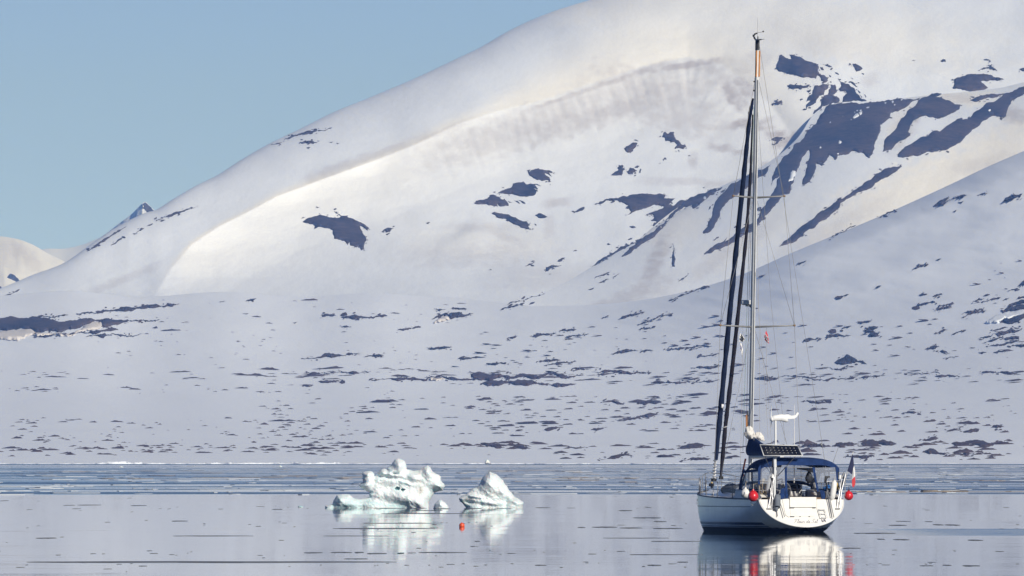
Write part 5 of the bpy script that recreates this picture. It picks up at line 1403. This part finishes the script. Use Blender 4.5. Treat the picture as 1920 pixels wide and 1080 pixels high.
bs_top = mast_c(ZT) + Vector((0, -.15, 0)); bs_mid = L(1540, 823, 0.4)
part('backstay', WIRE, lambda m: (m.tube([bs_top, bs_mid], 0.008, 5), m.tube([bs_mid, L(1549, 884, 0.1), L(1550, 905, 0.05)], 0.010, 5)))
part('backstay_insulator', STEEL, lambda m: m.tube([L(1539.4, 831, .4), L(1540.3, 837, .4)], 0.03, 6))
part('topping_lift', WIRE, lambda m: m.tube([mast_c(mz(180)), L(1445, 560, 5.0), L(1472, 826, 2.8)], 0.007, 5))
part('lazy_jack', ROPE, lambda m: (m.tube([mast_c(mz(420)) + Vector((.1, 0, 0)), L(1424, 640, 6.4), L(1424.5, 820, 6.2)], 0.005, 4), m.tube([mast_c(mz(480)), L(1436, 740, 5.6), L(1440, 822, 5.2)], 0.005, 4)))
for x0, x1, mt in ((1404.5, 1392.0, ROPEG), (1405.5, 1397.5, ROPE), (1407.5, 1402, ROPE), (1411, 1404, ROPEG)):
    part('halyard', mt, lambda m: m.tube([L(x0 + 9, 200, 6.4), L((x0 + x1) / 2 + 4, 520, 6.6), L(x1 + 1, 845, 6.9)], 0.0075, 4))
part('flag_halyard', ROPE, lambda m: m.tube([L(1437.5, 612, 6.4), L(1437, 700, 6.5), L(1452, 905, 6.2)], 0.005, 4))
part('flag_halyard', ROPE, lambda m: m.tube([L(1393, 612, 6.8), L(1391.5, 700, 6.8), L(1388, 905, 6.4)], 0.005, 4))

# furled headsails
def furled(name, mat, path, rad, wrap=3.0, rng=random.Random(4)):
    pts, rr = [], []
    P = [Vector(p) for p in path]
    n = 60
    for i in range(n + 1):
        t = i / n; k = t * (len(P) - 1); a = int(min(k, len(P) - 2)); u = k - a
        pts.append(P[a].lerp(P[a + 1], u))
        rr.append(np.interp(t, [r[0] for r in rad], [r[1] for r in rad]) * (1 + 0.10 * math.sin(i * 1.7) + rng.uniform(-.07, .07)))
    return part(name, mat, lambda m: m.tube(pts, rr, 12))
tack = L(1338.5, 897, 11.8)
gen = furled('furled_genoa', DNAVY, [L(1342.5, 862, 11.6), L(1357.5, 700, 10.9), L(1375, 520, 9.6), L(1393.5, 340, 8.0), L(1406, 215, 6.9), L(1412, 185, 6.6)], [(0, .075), (.08, .105), (.5, .10), (.9, .075), (1, .04)])
part('forestay', WIRE, lambda m: m.tube([tack, L(1342.5, 862, 11.6)], 0.02, 6))
def wound(m):
    n = 40
    m.tube([L(1339, 896 - 0.85 * k, 11.75).lerp(L(1339 + 3.3 * k / n, 896 - 0.85 * k, 11.7), .5) + Vector((0.055 * math.cos(k * .9), 0.055 * math.sin(k * .9), 0)) for k in range(n)], 0.022, 5)
part('genoa_sheet', FWHITE, wound, parent=gen)
part('sail_clew', FWHITE, lambda m: m.tube([L(1350, 765, 11.1) + Vector((.05, -.1, 0)), L(1351.5, 758, 11.1) + Vector((.05, -.1, 0))], 0.05, 8), parent=gen)
jib = furled('furled_staysail', DSAIL, [L(1351.5, 893, 10.8), L(1360, 800, 10.2), L(1373, 690, 9.5), L(1387, 560, 8.6), L(1399.5, 440, 7.8), L(1407.5, 320, 7.1), L(1411.5, 215, 6.6)], [(0, .04), (.06, .085), (.5, .08), (.8, .06), (1, .03)])
for dx, y in ((0, 795), (-2, 805), (1, 782), (2.5, 770)): part('sheet_wrap', FWHITE, lambda m: m.tube([L(1361 + dx, y, 10.2) + Vector((0.09 * math.cos(a), 0.09 * math.sin(a), 0.02 * a)) for a in np.linspace(0, 6.3, 12)], 0.012, 4), parent=jib)
part('furling_drum', BLACK, lambda m: m.tube([L(1338.3, 903, 11.8), L(1338.6, 897, 11.8)], [0.10, 0.13], 14))
part('furling_drum', BLACK, lambda m: m.tube([L(1352, 899, 10.8), L(1352.3, 893, 10.8)], 0.09, 12))
part('windlass', DKGREY, lambda m: (m.box(L(1334, 909, 11.5), (.14, .28, .12)), m.tube([L(1333, 913, 11.4), L(1336, 913, 11.4)], .06, 10)))
part('bow_light', MUST, lambda m: m.tube([L(1334.5, 909, 12.2), L(1334.5, 904, 12.2)], .04, 8))
part('bow_anchor', STEEL, lambda m: (m.tube([L(1333, 920, 12.0), L(1329, 921, 12.4)], 0.03, 6), m.box(L(1329, 923, 12.4), (.3, .15, .06))))
# boom with stowed mainsail
boom = part('boom', ALU, lambda m: m.tube([mast_c(2.88) + Vector((0, -.15, 0)), Vector((0.05, 2.7, 2.92))], 0.085, 12))
def cover(m):
    rows = []
    for s, zb, zt, w in ((7.02, 2.95, 3.30, .06), (6.95, 2.92, 3.55, .17), (6.7, 2.92, 3.68, .22), (6.3, 2.92, 3.66, .24), (5.6, 2.93, 3.50, .25), (4.7, 2.93, 3.32, .24), (3.8, 2.93, 3.16, .20), (2.8, 2.94, 3.06, .12)):
        rows.append([Vector((w * math.cos(a) * (0.75 + 0.25 * math.sin(a) * -1) + 0.012 * math.sin(s * 9 + a * 3), s, (zb + zt) / 2 + (zt - zb) / 2 * math.sin(a))) for a in np.linspace(0, 2 * math.pi, 18, False)])
    m.loft(rows, closed=True)
part('sail_cover', NAVY, cover)
def bundle(m):
    for pts, r in (([(1395.8, 813), (1399.5, 811), (1404, 810.5), (1408.5, 812), (1412.5, 816), (1416, 820)], [.05, .19, .25, .25, .19, .05]), ([(1414, 819), (1419, 817), (1425, 818), (1430, 821), (1433.5, 825)], [.05, .13, .16, .12, .04])):
        rows = []
        for i in range(25):
            t = i / 24 * (len(pts) - 1); k = min(int(t), len(pts) - 2); u = t - k
            c = L(pts[k][0] * (1 - u) + pts[k + 1][0] * u, pts[k][1] * (1 - u) + pts[k + 1][1] * u, 6.4); rr = r[k] * (1 - u) + r[k + 1] * u
            rows.append([c + Vector((0.0, math.sin(a) * .8, math.cos(a))) * rr * (1 + .09 * math.sin(4 * a + i * .35) + .05 * math.sin(9 * a - i * .6)) + Vector((math.cos(a) * .02 * math.sin(i), 0, 0)) for a in np.linspace(0, 2 * math.pi, 26, False)])
        m.loft(rows, closed=True)
part('stowed_mainsail', SAILW, bundle)
for x, y in ((1409.5, 819), (1420, 822)): part('boom_strap', GREYL, lambda m: m.tube([L(x, y, 6.3) + Vector((0, -.28, 0)), L(x + .2, y + 8, 6.3) + Vector((0, -.28, 0))], 0.018, 5))
part('boom_vang', ROPER, lambda m: m.tube([L(1394, 893, 7.3), L(1392.5, 885, 7.3), L(1398, 860, 7.2)], 0.035, 6))
part('mast_rope_coil', ROPE, lambda m: [m.tube([L(1395 + 5 * math.cos(a) + k, 905 + 3 * math.sin(a), 7.2 + .05 * k) for a in np.linspace(0, 6.2, 14)], 0.02, 5) for k in (0, 1.5, -2)])
part('mast_pole', ORNG, lambda m: m.tube([L(1400, 815, 7.6), L(1399.5, 778, 7.6)], 0.03, 6))
part('mast_pole', DKGREY, lambda m: m.tube([L(1403, 815, 7.6), L(1401.5, 770, 7.6)], 0.03, 6))
radar = part('radar_dome', WHITE, lambda m: (m.loft([[L(1399.5 + r * math.cos(a), y, 7.0) + Vector((0, r / 48.0 * math.sin(a), 0)) for a in np.linspace(0, 2 * math.pi, 20, False)] for y, r in ((572, .5), (572, 6), (570.5, 9.3), (565, 9.6), (562.8, 8), (562.3, .5))], closed=True)))
part('radar_bracket', STEEL, lambda m: (m.box(L(1406, 573, 6.7), (.25, .4, .06)), m.tube([L(1404, 573, 6.9), mast_c(mz(580))], 0.02, 6)), parent=radar)

# ---- rails, stanchions, lifelines
def stn(s, sd, h=0.62, inset=0.07): 
    p = hull_pt(s, float(zS(s)), sd); q = Vector((p.x - sd * inset, p.y, p.z)); return q, q + Vector((0, 0, h))
for sd in (-1, 1):
    tops = []
    for s in (1.2, 3.0, 4.9, 6.8, 8.3, 9.4, 10.2):
        a, b = stn(s, sd); tops.append((a, b))
        part('stanchion', STEEL, lambda m: m.tube([a, b], 0.0145, 6))
    e0 = stn(0.2, sd, .66); e1 = stn(11.1, sd, .62, .05)
    for h in (1.0, 0.52):
        path = [e0[0].lerp(e0[1], h)] + [a.lerp(b, h) for a, b in tops] + [e1[0].lerp(e1[1], h)]
        part('lifeline', WIRE, lambda m: m.tube(path, 0.006, 4))
def pulpit(m):
    for sd in (-1, 1):
        a0, a1 = stn(11.1, sd, .64, .05); b0, b1 = stn(11.85, sd, .70, .03)
        m.tube([a0, a1, b1, Vector((0.05 * sd, 12.3, 2.25))], 0.016, 6); m.tube([b0, b1], 0.016, 6)
        m.tube([a0.lerp(a1, .5), b0.lerp(b1, .5)], 0.012, 6)
    m.tube([Vector((-.05, 12.3, 2.25)), Vector((.05, 12.3, 2.25))], 0.016, 6)
part('pulpit', STEEL, pulpit)
def pushpit(sd):
    def f(m):
        a0, a1 = stn(1.2, sd, .68); b0, b1 = stn(0.15, sd, .72); c0 = Vector((sd * 1.05, 0.06, 1.2)); c1 = c0 + Vector((0, 0, .74))
        m.tube([a0, a1, b1 + Vector((0, -.1, 0)), c1, c0], 0.017, 6); m.tube([b0, b1], 0.017, 6)
        m.tube([a0.lerp(a1, .5), b0.lerp(b1, .5), c0.lerp(c1, .5)], 0.014, 6)
    return f
for sd in (-1, 1): part('pushpit', STEEL, pushpit(sd))
# steering and boarding hardware on the two stern quarters
def quarter(m, pts, r=0.02): m.tube([L(x, y, s) for x, y, s in pts], r, 7)
part('stern_davit', STEEL, lambda m: (quarter(m, [(1443, 952, -.2), (1445, 925, -.1), (1448, 898, 0), (1452, 886, 0), (1457, 890, 0), (1457, 915, -.1)], .02), quarter(m, [(1438, 953.5, -.3), (1448, 953.5, -.3)], .03), quarter(m, [(1440, 953, -.25), (1447, 922, -.1), (1451, 890, 0)], .018),
      quarter(m, [(1447, 952, -.25), (1449.5, 905, -.1), (1453, 888, 0)], .016), quarter(m, [(1450, 938, -.2), (1444, 915, -.05)], .015), quarter(m, [(1458, 900, -.1), (1466, 897, 0), (1469, 906, 0)], .014)))
part('stern_davit', STEEL, lambda m: (quarter(m, [(1567, 953.5, -.3), (1575, 953.5, -.3)], .03), quarter(m, [(1569, 953, -.25), (1574, 925, -.1), (1578, 897, 0), (1583, 886, 0)], .02), quarter(m, [(1574, 953, -.25), (1578, 920, -.1), (1586, 888, 0)], .022),
      quarter(m, [(1576, 905, 0), (1585, 900, 0), (1584, 930, -.1)], .016), quarter(m, [(1571, 930, -.15), (1580, 912, 0)], .014)))
part('boarding_pole', STEEL, lambda m: (quarter(m, [(1555.5, 930, -.1), (1559, 950, -.35), (1563.5, 970, -.62)], .018), quarter(m, [(1551, 918, 0), (1556, 945, -.3), (1560, 969, -.6)], .016)))
part('boarding_pole', STEEL, lambda m: (quarter(m, [(1461, 938, -.1), (1466, 952, -.35), (1471, 969, -.6)], .016), quarter(m, [(1456, 955, -.3), (1458, 968, -.55)], .016)))
part('ensign_rail_bag', MUST, lambda m: m.tube([L(1569, 905, .2), L(1572, 918, .2)], .07, 8))
part('folded_blue_cloth', BLUEC, lambda m: m.box(L(1550, 914, .5), (.26, .1, .12), Matrix.Rotation(-.5, 3, 'Y')))
part('barbecue', BLACK, lambda m: (m.tube([L(1546, 905, .1), L(1549, 895, .1), L(1547, 892, .1)], [.05, .08, .03], 8), quarter(m, [(1543, 872, .2), (1547, 893, .1), (1552, 920, 0)], .03), m.box(L(1551, 894, .1), (.2, .1, .06))))
part('outboard_bracket', GREYC, lambda m: (m.tube([L(1457.5, 930, -.1), L(1457.5, 951, -.35)], [.13, .12], 12), m.tube([L(1455, 953, -.35), L(1457, 958, -.4)], [.1, .03], 8)))
for x, y, dx, dy in ((1531, 893, 2, 4), (1534, 901, -1, 5), (1538, 903, 3, 3), (1529, 888, 2, 2), (1526, 912, 3, 8), (1464, 910, 4, -4), (1470, 905, 1, 7)): part('winch_handle', STEEL, lambda m: m.tube([L(x, y, .9), L(x + dx, y + dy, .9)], .022, 6))
part('crew_seat', WVIN, lambda m: (m.tube([L(1528, 905, 1.2), L(1529, 915, 1.2)], .08, 8), m.box(L(1527, 925, 1), (.24, .2, .1), Matrix.Rotation(.5, 3, 'Y'))))

# ---- solar panel, wind generator and their poles
pole = part('solar_panel_pole', ALU, lambda m: (m.tube([L(1452, 956, -.2), L(1452.5, 900, -.02), L(1453, 850, 0)], .045, 10), m.tube([L(1453, 876, 0), L(1452.5, 857, 0), L(1457, 854, 0)], .07, 8)))
cor = [L(1424.8, 833.8, .34), L(1495.3, 835.4, .34), L(1504.7, 854.6, -.27), L(1432.3, 854.6, -.27)]
nrm = (cor[1] - cor[0]).cross(cor[3] - cor[0]).normalized()
if nrm.y > 0: nrm = -nrm
def PP(u, v): return cor[0].lerp(cor[1], u).lerp(cor[3].lerp(cor[2], u), v)
sp = part('solar_panel', ALU, lambda m: [m.tube([PP(*a), PP(*b)], .02, 4) for a, b in (((0, 0), (1, 0)), ((1, 0), (1, 1)), ((1, 1), (0, 1)), ((0, 1), (0, 0)))])
part('panel_backing', simple('panel_laminate', (0.045, 0.047, 0.055), .3), lambda m: m.poly([PP(0.01, .03), PP(.99, .03), PP(.99, .97), PP(.01, .97)], .012, -nrm), parent=sp, smooth=False)
def cells(m):
    for i in range(9):
        for j in range(4):
            u0, u1 = .02 + i * .1067, .02 + (i + 1) * .1067; v0, v1 = .05 + j * .225, .05 + (j + 1) * .225
            e, f = .004, .012; cu, cv = .012, .05
            m.poly([PP(u0 + e + cu, v0 + f), PP(u1 - e - cu, v0 + f), PP(u1 - e, v0 + f + cv), PP(u1 - e, v1 - f - cv), PP(u1 - e - cu, v1 - f), PP(u0 + e + cu, v1 - f), PP(u0 + e, v1 - f - cv), PP(u0 + e, v0 + f + cv)], .006, nrm)
tag(part('solar_cells', CELL, cells, parent=sp, smooth=False), kind='stuff')
tag(part('solder_dots', FWHITE, lambda m: [m.poly([PP(.02 + i * .1067 - .008, .05 + j * .225), PP(.02 + i * .1067, .05 + j * .225 - .03), PP(.02 + i * .1067 + .008, .05 + j * .225), PP(.02 + i * .1067, .05 + j * .225 + .03)], .009, nrm) for i in range(1, 9) for j in range(1, 4)], parent=sp, smooth=False), kind='stuff')
part('panel_strut', DKGREY, lambda m: (m.tube([L(1434, 855, -.2), L(1447, 886, 0)], .012, 5), m.tube([L(1491, 856, -.2), L(1457, 894, 0)], .012, 5), m.tube([L(1450, 860, -.1), L(1440, 905, .2)], .008, 5)))
wg = part('wind_generator_pole', WHITE, lambda m: m.tube([L(1454.5, 895, .5), L(1454, 788, .45)], .042, 10))
SG = .45
def nac(m):
    rows = []
    for x, yc, h in ((1446.5, 786, 2.5), (1448, 785, 4.6), (1452, 784, 5.6), (1458, 783.5, 6.0), (1464, 783, 6.6), (1470, 784, 7.0), (1474, 786, 6.0), (1477, 788, 3.0), (1478, 788.5, .6)):
        rows.append([L(x, yc, SG) + Vector((0, h / 48.8 * .75 * math.cos(a), h / 48.8 * math.sin(a))) for a in np.linspace(0, 2 * math.pi, 14, False)])
    m.loft(rows, closed=True)
nacelle = part('wind_generator', WHITE, nac)
part('tail_fin', WHITE, lambda m: (m.poly([L(x, y, SG - .02) for x, y in ((1462, 778.5), (1478, 776.8), (1484, 779.5), (1491, 778.5), (1494.5, 773.5), (1497, 773), (1497.6, 776), (1494, 782), (1489, 785), (1480, 785.5), (1470, 784))], .05, Vector((0, 1, 0)))), parent=nacelle)
hubp = L(1446.5, 786.5, SG); ax = Vector((-1, 0.25, 0.02)).normalized()
part('rotor_hub', WHITE, lambda m: m.tube([hubp + ax * -.06, hubp, hubp + ax * .07], [.085, .085, .02], 12), parent=nacelle)
e1 = ax.cross(Vector((0, 0, 1))).normalized(); e2 = ax.cross(e1).normalized()
for k, mt in ((0, WHITE), (1, DKGREY), (2, DKGREY)):
    a = math.radians(90 + 120 * k + 4); d = (e1 * math.cos(a) + e2 * math.sin(a))
    if k == 0 and d.z < 0: d = -d
    if k: d = (Vector((0, 0, -.5)) + Vector((0.24, .83, 0)) * (1 if k == 1 else -1)).normalized()
    w = d.cross(ax)
    part('rotor_blade', WHITE if k == 0 else WHITE, lambda m: m.loft([[hubp + d * r + w * c + ax * (c * .35), hubp + d * r - w * c * .6 - ax * (c * .2), hubp + d * r + ax * .02] for r, c in ((.05, .04), (.12, .075), (.3, .05), (.5, .03), (.56, .012))], closed=True), parent=nacelle)
part('antenna_mast', FWHITE, lambda m: m.tube([L(1489, 905, 1.0), L(1489.5, 840, 1.0), L(1489.5, 760, 1.0)], [.016, .014, .009], 6))
part('flag_staff_wire', WIRE, lambda m: m.tube([L(1561, 870, .1), L(1572, 838, .1)], .008, 4))

# ---- things carried on the rails (each of its own)
def thing(name, label, cat, v, group=None):
    o = empty(name, to_world(v), TH); return tag(o, label, cat, group)
def ball_fender(px, py, s, r, mat, label, tilt=0.0):
    c = L(px, py, s); t = thing('ball_fender', label, 'fender', c, 'ball fenders hung on the rails')
    m = MB(); rows = []
    for k in range(15):
        a = math.pi * k / 14; rr = r * math.sin(a); z = -r * math.cos(a)
        if z > 0: rr *= 1 - 0.10 * (z / r); z *= 1.10
        rows.append([Vector((rr * math.cos(q), rr * math.sin(q), z)) for q in np.linspace(0, 2 * math.pi, 24, False)])
    m.loft(rows, closed=True); m.build('ball', mat, t)
    m = MB(); m.tube([(0, 0, r * 1.0), (0, 0, r * 1.32)], [.05, .035], 10); m.build('neck', mat if mat is REDB else WVIN, t)
    m = MB(); m.tube([(0, 0, r * 1.25), (0.01, 0.0, r * 1.6), (.02, .03, r * 2.3)], .012, 6); m.build('lanyard', ROPE, t)
    t.rotation_euler = (0, tilt, TH)
ball_fender(1397.8, 925.5, 0.75, .182, WVIN, 'white ball fender hanging beside the red one on the port rail')
ball_fender(1412.2, 930.5, 0.0, .205, REDB, 'red ball fender hanging on the port rail beside a white one')
ball_fender(1591.3, 929.5, 0.4, .175, REDB, 'red ball fender hanging below the French flag at the stern')
def long_fender(x0, y0, x1, y1, s, r, mat, label):
    a, b = L(x0, y0, s), L(x1, y1, s); c = (a + b) / 2; t = thing('long_fender', label, 'fender', c, 'long fenders lashed to the stern rails')
    a -= c; b -= c; m = MB()
    m.tube([a.lerp(b, u) for u in (0, .05, .12, .3, .7, .88, .95, 1)], [r * .25, r * .45, r * .9, r, r, r * .9, r * .45, r * .2], 14); m.build('fender_body', mat, t)
    m = MB(); m.tube([a, a + Vector((0, .03, .12))], .012, 6); m.build('lanyard', ROPE, t)
long_fender(1565, 900, 1560, 938, -.05, .115, WVIN, 'long white fender lashed upright to the starboard stern rail')
long_fender(1445.5, 888, 1439, 924, .15, .12, simple('grey_vinyl', (0.42, 0.43, 0.45), .5), 'long grey fender lashed upright to the port stern rail')
hb_ = thing('horseshoe_buoy', 'pale yellow horseshoe lifebuoy strapped to the port stern rail', 'lifebuoy', L(1432, 913, .4))
m = MB(); m.tube([Vector((.16 * math.cos(a), .10 * math.cos(a) , .25 * math.sin(a))) for a in np.linspace(-1.2, 4.34, 22)], [.05] + [.085] * 20 + [.05], 12); m.build('float_ring', YELV, hb_)
m = MB(); m.tube([Vector((-.3, -.2, .06)), Vector((.25, .12, .06))], .012, 6); m.build('strap', ROPE, hb_)
# rolled dinghy on deck
rd = thing('rolled_dinghy', 'grey covered dinghy rolled up on the port side deck', 'dinghy', L(1381, 919, 6.3))
def dg(m):
    rows = []
    for i in range(25):
        y = -1.25 + 2.5 * i / 24; e = max(0.15, 1 - abs(y / 1.3) ** 6); rib = 1 + .03 * math.cos(i * math.pi)
        rows.append([Vector((.42 * e * rib * math.cos(a), y, .22 * e * rib * math.sin(a))) for a in np.linspace(0, 2 * math.pi, 16, False)])
    m.loft(rows, closed=True)
m = MB(); dg(m); m.build('hull_roll', GREYC, rd)
for y in (-.7, .6):
    m = MB(); m.tube([Vector((.445 * math.cos(a), y, .24 * math.sin(a))) for a in np.linspace(0, 2 * math.pi, 18)], .014, 6); m.build('strap', DKGREY, rd)

# flags
def cloth(name, mat, pts, s, parent, ripple=.03, t=.006):
    """pts: outline in photo pixels, hung at station s"""
    base = parent['o']; P = [(x, y) for x, y in pts]
    m = MB(); n = len(P)
    c = (sum(p[0] for p in P) / n, sum(p[1] for p in P) / n)
    V = [L(x, y, s) - base + Vector((0, ripple * math.sin(x * 1.1 + y * .25), 0)) for x, y in P] + [L(*c, s) - base + Vector((0, -ripple, 0))]
    m.add(V, [(i, (i + 1) % n, n) for i in range(n)])
    return m.build(name, mat, parent['e'], solid=t)
fs0 = L(1587, 893, .15)
fl = {'e': thing('french_flag', 'limp blue, white and red French flag on a slanted staff at the stern', 'flag', fs0), 'o': fs0}
m = MB(); m.tube([L(1583.5, 906, .2) - fs0, L(1599.4, 848, .1) - fs0], .016, 8); m.tube([L(1599.3, 849, .1) - fs0, L(1599.7, 847, .1) - fs0], .022, 8); m.build('staff', ALU, fl['e'])
cloth('blue_band', FBLUE, [(1598.6, 851), (1600.4, 860), (1601.6, 873), (1599.6, 879), (1598.2, 890), (1593.5, 886), (1589.3, 882.5), (1594, 866)], .1, fl)
cloth('white_band', FWHITE, [(1601.6, 873), (1603.0, 882), (1603.7, 893), (1600.5, 895), (1597.6, 899), (1597.6, 893), (1598.2, 890), (1599.6, 879)], .1, fl)
cloth('red_band', FRED, [(1603.7, 893), (1603.5, 903), (1603.0, 909), (1600, 914.5), (1597.6, 911), (1597.2, 903), (1597.6, 899), (1600.5, 895)], .1, fl)
no = L(1437, 630, 6.4)
fl = {'e': thing('norwegian_flag', 'small red Norwegian flag with blue and white cross under the starboard spreader', 'flag', no), 'o': no}
cloth('red_field', FRED, [(1436.6, 619.5), (1439.4, 627), (1441, 637), (1442, 644.5), (1437.5, 641), (1434, 637), (1433, 631), (1435, 625)], 6.4, fl, .02)
cloth('white_cross', FWHITE, [(1434.6, 626), (1436.2, 626.5), (1438, 631), (1439.8, 631.5), (1440.1, 633.5), (1438.6, 634), (1441.4, 641), (1440.2, 642), (1437, 636), (1433.6, 635.5), (1433.4, 633.5), (1436, 633)], 6.36, fl, .0)
cloth('blue_cross', FBLUE, [(1435.1, 626.8), (1435.9, 627.2), (1437.8, 632), (1439.8, 632.2), (1439.9, 633), (1438.2, 633.3), (1440.9, 640.6), (1440.3, 641), (1437.3, 634.8), (1433.8, 634.8), (1433.7, 634.1), (1436.6, 633.8)], 6.30, fl, .0)
br = L(1391, 632, 6.8)
fl = {'e': thing('breton_flag', 'small black and white striped flag under the port spreader', 'flag', br), 'o': br}
cloth('white_field', FWHITE, [(1387.4, 625), (1391, 627), (1396, 635), (1395.6, 638.5), (1390, 640.5), (1386.6, 640.5), (1386.4, 632)], 6.8, fl, .02)
for k in range(3):
    cloth('black_stripe', FBLACK, [(1389 - 1.6 * k * .6, 627 + 3.6 * k), (1390.3 - 1.0 * k, 626.6 + 3.6 * k), (1395.5 - 1.2 * k, 635.8 + 2.1 * k), (1394.2 - 1.2 * k, 637 + 2.0 * k)], 6.76, fl, .0)
wf = L(1390, 655, 6.8)
fl = {'e': thing('club_burgee', 'small limp white pennant hanging below the striped flag', 'flag', wf), 'o': wf}
cloth('pennant', FWHITE, [(1387.6, 642), (1390.5, 644), (1393, 655), (1392.6, 662), (1391.8, 669), (1390.2, 662), (1388, 656), (1387.5, 650)], 6.8, fl, .02)
cloth('pennant_mark', simple('lilac_mark', (.3, .28, .45), .8), [(1388.6, 647), (1390, 648), (1391, 655), (1389.4, 654)], 6.76, fl, .0)

part('rope_loop', ROPE, lambda m: [m.tube([L(1417 + k + 3.2 * math.cos(a), 911 + 4.2 * math.sin(a), .9 - .05 * k) for a in np.linspace(0, 6.28, 16)], .016, 5) for k in (0, 2)])
part('davit_tackle', DKGREY, lambda m: m.tube([L(1446, 893, .02), L(1449, 901, .0), L(1447, 909, 0), L(1451, 916, -.05), L(1448, 930, -.1), L(1453, 956, -.4)], [.03, .05, .03, .05, .03, .03], 6))
part('davit_tackle', DKGREY, lambda m: m.tube([L(1583, 886, .05), L(1580, 893, .05), L(1583, 899, .05), L(1578, 908, 0), L(1580, 918, 0)], [.03, .05, .03, .05, .02], 6))
part('sheet_tail', ROPE, lambda m: m.tube([L(1412, 936, .4), L(1408, 942, .4), L(1411, 948, .35), L(1418, 943, .2), L(1421, 936, .1)], .010, 5))
part('stern_light', WVIN, lambda m: m.tube([L(1575, 898, .1), L(1575, 891, .1)], [.08, .06], 10))
part('lifesling_bag', WVIN, lambda m: m.tube([L(1450, 889, .05), L(1448, 896, .05)], [.06, .09], 10))
